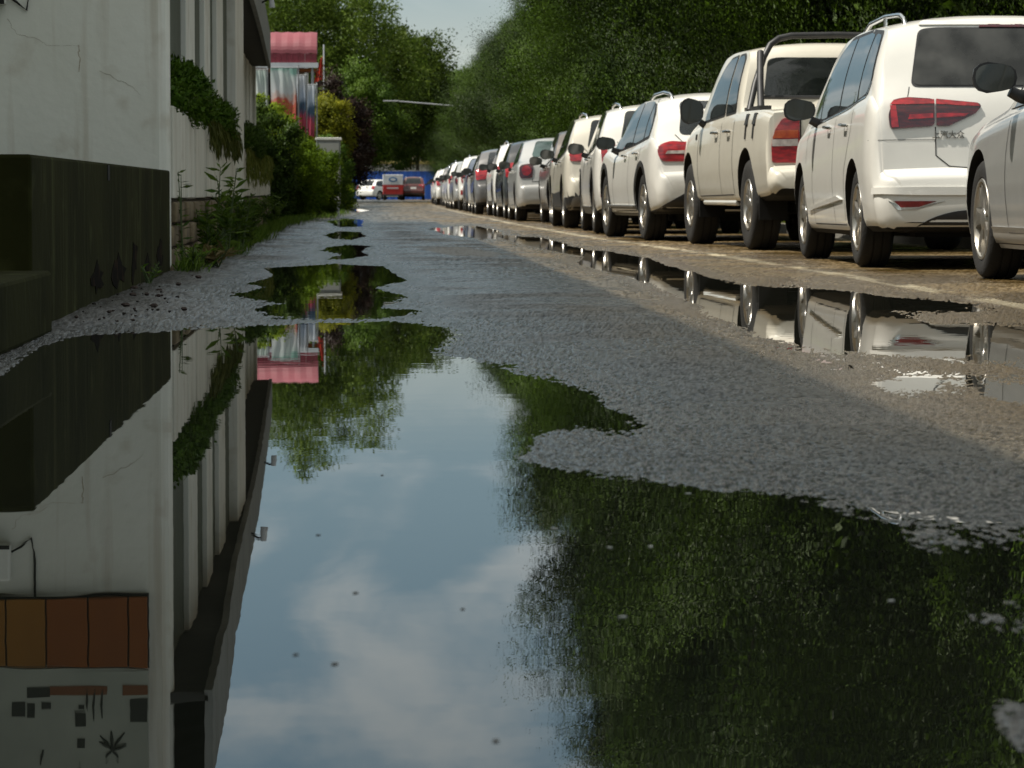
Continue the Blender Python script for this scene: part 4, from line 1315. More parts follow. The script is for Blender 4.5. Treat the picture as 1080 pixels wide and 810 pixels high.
# the silver car whose front corner enters at the edge of the picture
sp = sedan_spec(width=1.78, wb=2.64, H=1.47, ro=0.95, fo=0.88, rad=0.325)
o = dict(sp=sp, name='near_saloon_body', paint=M_SILVER, **sedan_parts(1.47))
o['wheels'] = W_SUV; sp['tw'] = 0.21; sp['rad'] = 0.335; sp['arch'] = 0.385
o['wheels'] = wheel_meshes(0.335, 0.225, 0.21, 5, 'double', '_e')
o.update(lamp=[(-0.82, 0.76), (-0.55, 0.78), (-0.55, 0.93), (-0.82, 0.93)], sill=[(0.40, 0.19), (2.24, 0.19), (2.24, 0.30), (0.40, 0.30)], sill_mat=M_SILVER, mirror_size=(0.24, 0.13, 0.17))
o['mirror'] = (1.60, 1.075)
near, near_sp = build_car('silver saloon cut by the picture edge, black mirror beside the people carrier', o)
m = MB()
near_wb = 2.64
place(near, 3.47 - 0.0, 18.1 - 2.64, R(0.0), 0.865)
# ------------------------------------------------------------------ far end of the road
car = copy_thing(hatch, 'white hatchback standing across the end of the road before the blue fence', M_WHITE)
car['group'] = ROWG; del car['group']
g = G(391, 211.0)
car.location = (g.x, 240, 0.02); car.rotation_euler = (0, 0, R(-38))
car = copy_thing(tall_src, 'dark red van-like car beside the red and white box van', M_MAROON)
del car['group']
p = P(436, 204, 232); car.location = (p.x, 232, 0.02); car.scale = (0.92, 1, 1.08)

M_VRED = mat('van_red', (0.42, 0.025, 0.02), 0.4, (0.30, 0.02, 0.02), 2)
M_VWH = mat('van_white', (0.62, 0.64, 0.66), 0.5, (0.5, 0.52, 0.55), 2)
M_LOGO = mat('emblem_blue', (0.03, 0.13, 0.30), 0.5)
def box_van():
    p = P(414.5, 204, 230)
    r = thing('box_van', 'small red box van with a pale upper panel bearing a blue oval emblem', 'van', (p.x, 230, 0.02))
    m = MB(); m.box(-0.72, 0.72, 0.0, 2.2, 0.38, 1.08); m.build('lower_body', M_VRED, r, bevel=0.03)
    m = MB(); m.box(-0.72, 0.72, 0.004, 2.2, 1.085, 1.82); m.build('upper_body', M_VWH, r, bevel=0.03)
    m = MB(); m.prism([(0.62 * 0.5 * math.cos(2 * PI * k / 20), 1.47 + 0.17 * math.sin(2 * PI * k / 20)) for k in range(20)], 0.02, 'y', lo=-0.014); m.build('emblem', M_LOGO, r)
    m = MB(); m.prism([(0.2 * math.cos(2 * PI * k / 16), 1.47 + 0.09 * math.sin(2 * PI * k / 16)) for k in range(16)], 0.02, 'y', lo=-0.02); m.build('emblem_core', M_VWH, r)
    m = MB()
    for i in range(7): m.box(-0.42 + i * 0.12, -0.34 + i * 0.12, -0.012, 0.006, 0.80, 0.92)
    m.build('lettering', M_VWH, r)
    m = MB(); m.box(-0.68, 0.68, 2.2, 3.5, 0.38, 1.7); m.build('cab', M_VRED, r, bevel=0.12)
    m = MB(); m.box(-0.60, 0.60, 3.48, 3.512, 1.05, 1.55); m.build('windscreen', M_GLASS, r)
    m = MB(); m.box(-0.72, 0.72, -0.06, 0.02, 0.30, 0.42); m.build('bumper', M_PLAS, r, bevel=0.015)
    for s in (-1, 1):
        m = MB(); m.box(s * 0.62 - 0.05, s * 0.62 + 0.05, -0.02, 0.01, 0.48, 0.62); m.build('tail_lamp', M_REDL, r)
        for y in (0.45, 2.8):
            w = link('wheel', W_SED[2], r); w.location = (s * 0.58, y, 0.315); w.rotation_euler = (0, 0, 0 if s < 0 else PI)
            link('tyre', W_SED[0], w); link('rim', W_SED[1], w)
    return r
box_van()

M_BLUEF = mat('fence_blue', (0.012, 0.07, 0.36), 0.5, (0.02, 0.10, 0.42), 0.6)
M_POST = mat('galvanised', (0.38, 0.39, 0.40), 0.45, (0.28, 0.29, 0.30), 4, metallic=0.4)
M_PALE = mat('pale_render', (0.50, 0.49, 0.44), 0.8, (0.40, 0.39, 0.35), 0.5)
M_YEL = mat('yellow_band', (0.45, 0.36, 0.12), 0.7, (0.38, 0.30, 0.10), 0.6)
def sheet_fence():
    r = thing('hoarding', 'blue sheet metal hoarding across the far end of the road', 'fence', (2, 262, 0))
    m = MB()
    pts = []
    n = 240; W_ = 34
    for i in range(n + 1):
        x = -W_ / 2 + W_ * i / n
        pts.append((x, 0.03 * (1 if (i // 2) % 2 else -1)))
    vs = [(x, y, 0.02) for x, y in pts] + [(x, y, 2.3) for x, y in pts]
    m.add(vs, [(i, i + 1, i + n + 2, i + n + 1) for i in range(n)])
    m.build('sheeting', M_BLUEF, r)
    m = MB(); m.box(-17, 17, -0.045, 0.045, 2.3, 2.36); m.build('top_rail', M_POST, r)
    for i in range(12):
        m = MB(); m.box(-17 + i * 3.09, -16.92 + i * 3.09, 0.05, 0.13, 0, 2.35); m.build('post', M_POST, r)
    return r
sheet_fence()
def far_building():
    r = thing('low_building', 'low cream building with a yellow band showing above the blue hoarding', 'building', (3, 285, 0))
    m = MB(); m.box(-9, 14, 0, 8, 0, 3.1); m.build('wall', M_PALE, r)
    m = MB(); m.box(-9.2, 14.2, -0.25, 8.2, 3.1, 3.35); m.build('roof', M_YEL, r)
    for i in range(7):
        m = MB(); m.box(-8 + i * 3.1, -6.4 + i * 3.1, -0.03, 0.01, 1.0, 2.4); m.build('window', M_GLASS, r)
    for x in (-4.2, 1.2, 8.0):
        m = MB(); m.box(x, x + 0.7, 0.5, 1.3, 3.352, 4.2); m.build('chimney', M_PALE, r)
    return r
far_building()

# street lamp: arm reaching over the road between the far trees
def street_lamp():
    p0 = P(404, 107, 168); p1 = P(489, 113, 168)
    r = thing('street_lamp', 'grey street lamp with its long pale arm reaching over the road', 'street lamp', (p1.x, 168, 0.02))
    m = MB(); m.tube([(0, 0, 0), (0, 0, 1.2), (0, 0, p1.z + 0.2)], [0.10, 0.08, 0.06], 12); m.build('pole', M_POST, r, smooth=True)
    m = MB(); m.tube([(0, 0, p1.z), (p0.x - p1.x + 0.7, 0, p0.z)], [0.045, 0.032], 8); m.build('arm', M_POST, r, smooth=True)
    m = MB(); m.box(p0.x - p1.x, p0.x - p1.x + 0.85, -0.10, 0.10, p0.z - 0.03, p0.z + 0.035); m.build('lamp_head', M_POST, r, bevel=0.03)
    m = MB(); m.box(-0.16, 0.16, -0.16, 0.16, 0, 0.1); m.build('base', M_POST, r, bevel=0.01)
street_lamp()

# kerb and verge on the far side of the parked cars
M_KERB = mat('kerb_concrete', (0.26, 0.25, 0.22), 0.85, (0.18, 0.17, 0.14), 3, bump=0.3)
def strip_mesh(name, y0, y1, xf, w0, w1, z0, z1, m_, step=4):
    vs = []; fs = []
    ys = np.arange(y0, y1 + 0.1, step)
    for y in ys:
        x = xf(y)
        vs += [(x + w0, y, z0), (x + w0, y, z1), (x + w1, y, z1), (x + w1, y, z0)]
    for i in range(len(ys) - 1):
        for k in range(3):
            fs.append((i * 4 + k, i * 4 + k + 1, i * 4 + k + 5, i * 4 + k + 4))
    fs.append((0, 1, 2, 3)); e = (len(ys) - 1) * 4; fs.append((e + 3, e + 2, e + 1, e))
    mb = MB(); mb.add(vs, fs)
    return mb.build(name, m_)
struct(strip_mesh('kerb', 4, 236, LINE, 2.55, 2.70, -0.05, 0.13, M_KERB))
M_VERGE = mat('verge_soil', (0.045, 0.055, 0.02), 0.95, (0.07, 0.055, 0.03), 1.2, bump=0.5, bscale=8)
struct(strip_mesh('verge', 4, 236, LINE, 2.703, 14.0, -0.05, 0.125, M_VERGE))

# ------------------------------------------------------------------ the building on the left
def wall_material(name, c, c2, dirt, rough=0.85):
    m = bpy.data.materials.new(name)
    nt, b, out = nodes_of(m); L = nt.links.new; N = nt.nodes.new
    b.inputs['Roughness'].default_value = 0.95
    b.inputs['Specular IOR Level'].default_value = 0.08
    geo = N('ShaderNodeNewGeometry')
    def nz(scale, st, det=6):
        mp = N('ShaderNodeMapping'); mp.inputs['Scale'].default_value = st; L(geo.outputs['Position'], mp.inputs['Vector'])
        n = N('ShaderNodeTexNoise'); n.inputs['Scale'].default_value = scale; n.inputs['Detail'].default_value = det; L(mp.outputs[0], n.inputs['Vector']); return n.outputs['Fac']
    def rg(v, a, b_, c_=0, d=1):
        n = N('ShaderNodeMapRange'); n.inputs['From Min'].default_value = a; n.inputs['From Max'].default_value = b_; n.inputs['To Min'].default_value = c_; n.inputs['To Max'].default_value = d; L(v, n.inputs['Value']); return n.outputs[0]
    def mx(f, A, B):
        n = N('ShaderNodeMix'); n.data_type = 'RGBA'
        for k, v in (('Factor', f), ('A', A), ('B', B)):
            if isinstance(v, tuple): n.inputs[k].default_value = (*v, 1)
            else: L(v, n.inputs[k])
        return n.outputs['Result']
    col = mx(rg(nz(1.4, (1, 1, 1)), 0.35, 0.7), c, c2)
    streak = rg(nz(9, (1, 1, 0.05), 4), 0.56, 0.74, 0, 0.55)
    col = mx(streak, col, dirt)
    blot = rg(nz(3.5, (1, 1, 1), 8), 0.58, 0.72, 0, 0.45)
    col = mx(blot, col, dirt)
    L(col, b.inputs['Base Color'])
    bp = N('ShaderNodeBump'); bp.inputs['Strength'].default_value = 0.35; bp.inputs['Distance'].default_value = 0.01
    L(nz(14, (1, 1, 1), 8), bp.inputs['Height']); L(bp.outputs[0], b.inputs['Normal'])
    MATS[name] = m
    return m
M_PLASTER = wall_material('old_white_plaster', (0.74, 0.74, 0.67), (0.66, 0.66, 0.58), (0.42, 0.36, 0.27))
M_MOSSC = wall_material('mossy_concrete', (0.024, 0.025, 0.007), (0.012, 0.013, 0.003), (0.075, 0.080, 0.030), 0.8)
M_PLANK = wall_material('whitewashed_planks', (0.70, 0.68, 0.60), (0.60, 0.58, 0.50), (0.30, 0.24, 0.15))
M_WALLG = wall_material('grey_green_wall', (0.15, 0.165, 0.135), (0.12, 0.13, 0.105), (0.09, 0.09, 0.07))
M_BATT = wall_material('white_battens', (0.74, 0.74, 0.68), (0.66, 0.66, 0.60), (0.45, 0.40, 0.30))
M_STONE = mat('rubble_stone', (0.20, 0.155, 0.085), 0.85, (0.10, 0.075, 0.045), 5, bump=0.6, bscale=14)
M_STONED = mat('dark_stone', (0.035, 0.027, 0.02), 0.9, (0.06, 0.045, 0.03), 6, bump=0.6, bscale=14)
M_SPALL = mat('spalled_dark', (0.006, 0.005, 0.004), 0.95, (0.03, 0.018, 0.010), 9, spec=0.05, lo=0.5, hi=0.7)
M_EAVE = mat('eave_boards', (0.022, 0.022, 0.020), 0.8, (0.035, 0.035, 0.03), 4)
M_FASC = wall_material('grey_fascia', (0.30, 0.31, 0.30), (0.25, 0.26, 0.25), (0.16, 0.15, 0.13))
M_BLK = mat('black_recess', (0.012, 0.012, 0.010), 0.9)
M_ROOFT = mat('roof_sheet', (0.16, 0.15, 0.14), 0.7, (0.12, 0.11, 0.10), 2)

YA = 19.8
bld = thing('old_house', 'old white plastered house with a battened veranda along the road', 'house', (-1.2, YA, 0))
def lb(name, mats, fill, parent=bld, **k):
    m = MB(); fill(m)
    me_ = m.mesh(name, mats, **k)
    me_.transform(Matrix.Translation((1.2, -YA, 0)))
    return link(name, me_, parent)
lb('main_wall', M_PLASTER, lambda m: m.box(-10, -2.62, -22, 54, 0, 6.4))
def roof_(m):
    m.prism([(-10.5, 6.4), (-2.2, 6.4), (-2.2, 6.46), (-6.4, 7.2), (-10.5, 6.46)], 77.4, 'y', lo=-22.7)
lb('roof', M_ROOFT, roof_)
lb('end_wall', M_PLASTER, lambda m: m.box(-2.61, -1.195, YA, YA + 0.25, 0.0, 3.4), bevel=0.06)
M_CRACK = mat('crack_dirt', (0.36, 0.33, 0.26), 0.95, spec=0.05)
M_RUST = mat('rust_stain', (0.34, 0.27, 0.18), 0.95, (0.52, 0.48, 0.40), 9, spec=0.05)
def crack(name, pts, w, mm):
    P3 = [P(x / 2.7, y / 2.7, YA - 0.0015) for x, y in pts]
    vs = []; rg_ = random.Random(len(pts)); fs = []
    fine = []
    for i in range(len(P3) - 1):
        for k in range(5):
            q = P3[i].lerp(P3[i + 1], k / 5); fine.append(q + Vector((rg_.uniform(-.006, .006), 0, rg_.uniform(-.006, .006))))
    fine.append(P3[-1])
    for i, q in enumerate(fine):
        t = fine[min(i + 1, len(fine) - 1)] - fine[max(i - 1, 0)]; t.normalize()
        n_ = Vector((-t.z, 0, t.x)) * w * rg_.uniform(.4, 1.2) * (1 - 0.7 * i / len(fine))
        vs += [q - n_, q + n_]
    for i in range(len(fine) - 1): fs.append((2 * i, 2 * i + 1, 2 * i + 3, 2 * i + 2))
    m = MB(); m.add([v + Vector((1.2, -YA, 0)) for v in vs], fs); return m.build(name, mm, bld)
crack('crack', [(20, 55), (45, 95), (110, 112), (140, 132), (228, 132)], 0.0020, M_CRACK)
crack('crack', [(285, 200), (330, 225), (372, 245), (402, 272)], 0.0022, M_CRACK)
crack('rust_streak', [(225, 128), (226, 165), (225, 205)], 0.006, M_RUST)
# long wall behind the battens: near bay and the bay set back
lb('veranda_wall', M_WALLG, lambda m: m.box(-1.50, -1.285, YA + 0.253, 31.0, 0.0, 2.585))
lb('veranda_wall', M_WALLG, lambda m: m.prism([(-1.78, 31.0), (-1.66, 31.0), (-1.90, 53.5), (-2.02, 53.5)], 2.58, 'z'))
lb('far_end_wall', M_PLASTER, lambda m: m.box(-2.6, -1.79, 53.2, 53.45, 0.0, 2.58))
# battens: white uprights standing proud of the wall
bx = [(22.7, 1.15), (25.3, 0.9), (27.4, 1.2)]
for i, (y, w) in enumerate(bx):
    lb('batten', M_BATT, lambda m, y=y, w=w: m.box(-1.287, -1.245, y, y + w, 0.45, 2.58), bevel=0.006)
lb('pilaster', M_BATT, lambda m: m.box(-1.75, -1.20, 30.3, 32.2, 0.0, 2.58), bevel=0.01)
for i in range(10):
    y = 32.6 + i * 2.15
    x = -1.66 - (y - 31) * 0.24 / 22.5
    lb('batten', M_BATT, lambda m, y=y, x=x: m.box(x - 0.01, x + 0.045, y, y + 1.15, 0.35, 2.58), bevel=0.006)
# eave: dark boarded underside and the grey fascia above it
def eave_poly(y0, y1):
    fi = lambda y: -1.27 if y <= 31 else -1.62 - (y - 31) * 0.011
    fo = pchip([19, 20, 22, 26, 34, 53.6], [-0.98, -0.98, -1.0, -1.09, -1.20, -1.58])
    ys = [y0 + (y1 - y0) * k / 10 for k in range(11)]
    return fi, fo, ys
fi, fo, ys = eave_poly(YA + 0.02, 53.5)
def eave(m):
    poly = [(fo(y), y) for y in ys] + [(-2.4, ys[-1]), (-2.4, ys[0])]
    m.prism(poly, 0.06, 'z', lo=2.59)
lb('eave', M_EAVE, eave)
def fascia(m):
    poly = [(fo(y) + 0.03, y) for y in ys] + [(fo(y) - 0.02, y) for y in reversed(ys)]
    m.prism(poly, 0.55, 'z', lo=2.57)
lb('fascia', M_FASC, fascia)
def vroof(m):
    vs = []
    for y in ys: vs += [(fo(y), y, 3.10), (-2.62, y, 3.55)]
    n = len(ys)
    m.add(vs, [(2 * i, 2 * i + 1, 2 * i + 3, 2 * i + 2) for i in range(n - 1)])
lb('veranda_roof', M_ROOFT, vroof)
# drain pipe down the corner
# planters with rubble bases against the veranda
def planter(label, x, y0, y1, ztop, xb, slope=0.0):
    r = thing('planter', label, 'planter', (x, y0, 0), group='plank planters against the veranda')
    L_ = y1 - y0
    rg = random.Random(int(y0 * 10))
    m = MB(); m.box(xb - x, -0.05, 0, L_, 0, 0.46)
    m.build('core', M_STONED, r)
    m = MB(); y = 0.0
    row = 0
    for z0, z1 in ((0.0, 0.16), (0.165, 0.31), (0.315, 0.455)):
        y = rg.uniform(0, 0.2) if row else 0.0
        while y < L_ - 0.1:
            w = min(rg.uniform(0.28, 0.75), L_ - y)
            d = rg.uniform(-0.02, 0.015)
            if not (y0 < 20 and y < 1.1):
                m.box(-0.10, d, y + 0.012, y + w - 0.012, z0, z1 - 0.008)
            y += w
        row += 1
    m.build('stone_base', M_STONE, r, bevel=0.02, smooth=True)
    m = MB(); y = 0.0
    while y < L_ - 0.02:
        w = min(rg.uniform(0.75, 1.05), L_ - y)
        m.box(-0.045 + rg.uniform(-.006, .006), -0.008 + rg.uniform(-.006, .006), y + 0.03, y + w - 0.03, 0.465 + rg.uniform(0, .01), ztop + rg.uniform(-.02, .02))
        y += w
    m.build('planks', M_PLANK, r, bevel=0.006)
    m = MB(); m.box(xb - x, -0.05, 0.02, L_ - 0.02, 0.465, ztop - 0.06); m.build('soil', M_VERGE, r)
    return r
planter('long whitewashed plank planter on a rubble stone base', -1.18, 20.06, 30.2, 1.03, -1.28)
planter('farther plank planter with moss hanging over its corner', -1.47, 37.6, 50.5, 1.03, -1.62)

# raised terrace (its mossy concrete side runs along the road) and the step before it
ter = thing('terrace', 'raised terrace with a mossy dark concrete side and crumbled foot', 'terrace', (-1.19, 11.6, 0))
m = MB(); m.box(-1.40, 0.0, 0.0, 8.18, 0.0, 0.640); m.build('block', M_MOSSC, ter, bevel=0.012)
rg = random.Random(3)
for k in range(5):      # spalled patches at the foot
    y = 2.9 + k * 1.05 + rg.uniform(-.2, .2); w = rg.uniform(.22, .48); h = rg.uniform(.10, .24); z0 = rg.uniform(0.03, .12)
    poly = []
    n_ = 13
    for i in range(n_):
        a = 2 * PI * (i + rg.uniform(-.35, .35)) / n_; q = rg.uniform(.45, 1.15)
        poly.append((y + w * math.cos(a) * q, max(0.005, z0 * 0.5 + h / 2 + h / 2 * math.sin(a) * q * (1.5 if math.sin(a) > 0.6 and i % 2 else 1))))
    m = MB(); m.prism(poly, 0.0022, 'x', lo=0.0004 + 0.0001 * k); m.build('spalled_patch', M_SPALL, ter)
m = MB(); m.box(-0.3, 0.004, 3.4, 3.5, 0.56, 0.632); m.build('drip_joint', M_BLK, ter)
stp = thing('door_step', 'low mossy concrete step in front of the raised terrace', 'step', (-1.12, 9.75, 0))
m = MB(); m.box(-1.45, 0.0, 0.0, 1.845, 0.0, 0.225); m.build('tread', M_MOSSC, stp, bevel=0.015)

# things on the end wall: brown panel, painted board, meter box
M_BRN = mat('brown_panel', (0.24, 0.070, 0.005), 0.8, (0.17, 0.045, 0.004), 1.5, stretch=(1, 1, 0.3))
M_BRN2 = mat('ochre_panel', (0.27, 0.115, 0.008), 0.8, (0.20, 0.08, 0.006), 1.5, stretch=(1, 1, 0.3))
M_BOARD = mat('sign_board', (0.36, 0.38, 0.32), 0.7, (0.30, 0.32, 0.27), 3)
M_INK = mat('dark_ink', (0.02, 0.025, 0.018), 0.8)
M_INKB = mat('brown_ink', (0.16, 0.06, 0.02), 0.8)
sg = thing('sign_board', 'pale painted board with a table, dark shapes and a palm drawn on it', 'sign', (-1.34, YA - 0.06, 0))
ZS = lambda py: (py - VPY) * YA / FPX - HC          # a height seen in the pool
XS = lambda px: (px - VPX) * YA / FPX + 1.34
m = MB(); m.box(-1.24, 0.0, 0.0, 0.035, ZS(706), ZS(840)); m.build('board', M_BOARD, sg)
def ink(name, boxes, mm):
    m = MB()
    for (x0, y0, x1, y1) in boxes: m.box(XS(x0), XS(x1), -0.004, 0.001, ZS(y0), ZS(y1))
    return m.build(name, mm, sg)
ink('painted_table', [(28, 725, 52, 733), (12, 738, 26, 756), (28, 740, 36, 757), (43, 738, 53, 748), (136, 738, 154, 760), (82, 742, 88, 750), (78, 752, 89, 763), (80, 778, 88, 787)], M_INK)
ink('painted_shelf', [(52, 724, 112, 731), (128, 722, 154, 733)], M_INKB)
m = MB()
for (x0, y0, x1, y1, w) in ((117, 790, 116, 770, 3), (117, 790, 104, 775, 2.5), (117, 790, 130, 772, 2.5), (117, 788, 103, 782, 2.5), (117, 790, 132, 785, 3), (117, 790, 110, 802, 3), (117, 790, 123, 802, 3),
                            (91, 728, 91, 750, 2), (99, 728, 97, 758, 2), (107, 728, 106, 756, 2), (44, 790, 42, 804, 2), (83, 806, 82, 812, 2)):
    a = Vector((XS(x0), -0.0025, ZS(y0))); b_ = Vector((XS(x1), -0.0025, ZS(y1)))
    m.tube([a, a.lerp(b_, 0.5), b_], [w * 0.0025, w * 0.0042, w * 0.0016], 6)
m.build('painted_palm', M_INK, sg)
pn = thing('wood_panel', 'row of brown and ochre boards fixed under the painted board', 'panel', (-1.34, YA - 0.075, 0))
xsb = [(-70, -28), (-28, 6), (7, 48), (49, 92), (93, 134), (135, 155)]
for i, (a, b_) in enumerate(xsb):
    m = MB(); m.box(XS(a) + 0.002, XS(b_) - 0.002, 0.0, 0.04, ZS(628), ZS(704)); m.build('board', M_BRN2 if i in (0, 1, 2) else M_BRN, pn, bevel=0.004)
m = MB(); m.box(XS(-70), XS(156), 0.041, 0.07, ZS(625), ZS(704)); m.build('backing', M_BLK, pn)
mb_ = thing('meter_box', 'pale meter box on the wall, a cable running from it', 'meter box', (-2.27, YA - 0.14, 1.64))
m = MB(); m.box(-0.20, 0.10, 0, 0.13, 0.0, 0.22); m.build('case', M_BATT, mb_, bevel=0.012)
m = MB(); m.box(-0.20, 0.10, -0.004, 0.0005, -0.0, 0.03); m.build('lower_lip', M_BLK, mb_)
m = MB(); m.tube([(0.10, 0.10, 0.06), (0.16, 0.125, 0.02), (0.22, 0.128, -0.03), (0.24, 0.128, 0.1), (0.24, 0.128, 0.35)], 0.008, 6); m.build('cable', M_BLK, mb_)
# wall lamps on the fascia, standing against the sky in the pool's reflection
for (yy, lab) in ((32.2, 'small spot lamp on a bent arm at the nearer part of the fascia'), (41.0, 'small spot lamp on a bent arm at the farther part of the fascia')):
    x = fo(yy) + 0.03 - (0.0 if yy < 40 else 0.0)
    r = thing('spot_lamp', lab, 'lamp', (x, yy, 2.9), group='spot lamps on the fascia')
    m = MB(); m.tube([(-0.01, 0, 0), (0.07, 0, 0.04), (0.12, 0, 0.03)], 0.012, 8); m.build('arm', M_BLK, r, smooth=True)
    m = MB(); m.tube([(0.12, 0, 0.06), (0.13, 0, -0.06)], [0.03, 0.04], 10); m.build('lamp_head', M_VWH, r, smooth=True)
# ------------------------------------------------------------------ foliage
def leaf_mesh(name, pos, axis, size, aspect, mats, tint, nref=None, fold=0.22):
    """pos (n,3) leaf bases; axis (n,3) leaf directions; each leaf is a folded rhombus of two triangles' worth of quads"""
    n = len(pos)
    axis = axis / (np.linalg.norm(axis, axis=1, keepdims=True) + 1e-9)
    rv = RNG.normal(size=(n, 3))
    if nref is not None: rv = nref / (np.linalg.norm(nref, axis=1, keepdims=True) + 1e-9) + rv * 0.28
    side = np.cross(axis, rv); side /= (np.linalg.norm(side, axis=1, keepdims=True) + 1e-9)
    nrm = np.cross(axis, side)
    size = np.asarray(size).reshape(-1, 1) * np.ones((n, 1))
    w = size * aspect
    base = pos
    tip = pos + axis * size
    mid = pos + axis * size * 0.45
    l = mid + side * w * 0.5 + nrm * w * fold
    r = mid - side * w * 0.5 + nrm * w * fold
    V = np.stack([base, l, tip, r], 1).reshape(-1, 3)
    me = bpy.data.meshes.new(name)
    me.vertices.add(4 * n); me.vertices.foreach_set('co', V.astype(np.float32).ravel())
    me.loops.add(6 * n)
    i4 = (np.arange(n) * 4)[:, None]
    F = np.concatenate([i4 + 0, i4 + 1, i4 + 2, i4 + 0, i4 + 2, i4 + 3], 1)
    me.loops.foreach_set('vertex_index', F.astype(np.int32).ravel())
    me.polygons.add(2 * n); me.polygons.foreach_set('loop_start', np.arange(0, 6 * n, 3, dtype=np.int32))
    a = me.attributes.new('tint', 'FLOAT', 'POINT')
    a.data.foreach_set('value', np.repeat(np.asarray(tint, np.float32), 4))
    if not isinstance(mats, (list, tuple)): mats = [mats]
    for m_ in mats: me.materials.append(m_)
    me.update(calc_edges=True)
    if nref is not None:          # leaves of one spray catch the light together
        nv = nref / (np.linalg.norm(nref, axis=1, keepdims=True) + 1e-9) + 0.22 * RNG.normal(size=(n, 3))
        nv /= np.linalg.norm(nv, axis=1, keepdims=True)
        me.polygons.foreach_set('use_smooth', np.ones(2 * n, bool))
        me.normals_split_custom_set_from_vertices(np.repeat(nv, 4, 0).astype(np.float32).tolist())
    return me


def unit(n):
    v = RNG.normal(size=(n, 3)); return v / np.linalg.norm(v, axis=1, keepdims=True)


LM_EVER = leaf_mat('evergreen_leaf', (0.004, 0.012, 0.0006), (0.042, 0.078, 0.002), 0.08)
LM_WILLOW = leaf_mat('light_green_leaf', (0.038, 0.075, 0.006), (0.14, 0.20, 0.026), 0.3)
LM_DARK = leaf_mat('dark_green_leaf', (0.020, 0.046, 0.003), (0.070, 0.115, 0.010), 0.15)
LM_PURPLE = leaf_mat('purple_leaf', (0.020, 0.012, 0.010), (0.045, 0.028, 0.018), 0.15)
LM_YEL = leaf_mat('yellow_green_leaf', (0.10, 0.13, 0.012), (0.34, 0.33, 0.02), 0.42)
LM_LIME = leaf_mat('lime_leaf', (0.085, 0.155, 0.010), (0.26, 0.33, 0.020), 0.45)
LM_BUSH = leaf_mat('bush_leaf', (0.022, 0.050, 0.006), (0.075, 0.130, 0.014), 0.25)
LM_PLANTER = leaf_mat('planter_leaf', (0.024, 0.060, 0.004), (0.075, 0.135, 0.010), 0.25)
LM_MID = leaf_mat('mid_green_leaf', (0.050, 0.105, 0.006), (0.18, 0.27, 0.014), 0.42)
LM_WEED = leaf_mat('weed_leaf', (0.040, 0.085, 0.008), (0.12, 0.18, 0.025), 0.3)
LM_MOSS = leaf_mat('moss_strand', (0.06, 0.08, 0.012), (0.14, 0.15, 0.03), 0.3)
LM_DRY = leaf_mat('dry_blade', (0.16, 0.13, 0.05), (0.28, 0.22, 0.09), 0.3)
M_BARK = mat('bark', (0.055, 0.042, 0.030), 0.9, (0.03, 0.023, 0.017), 6, bump=0.6, bscale=20, stretch=(1, 1, 0.3))


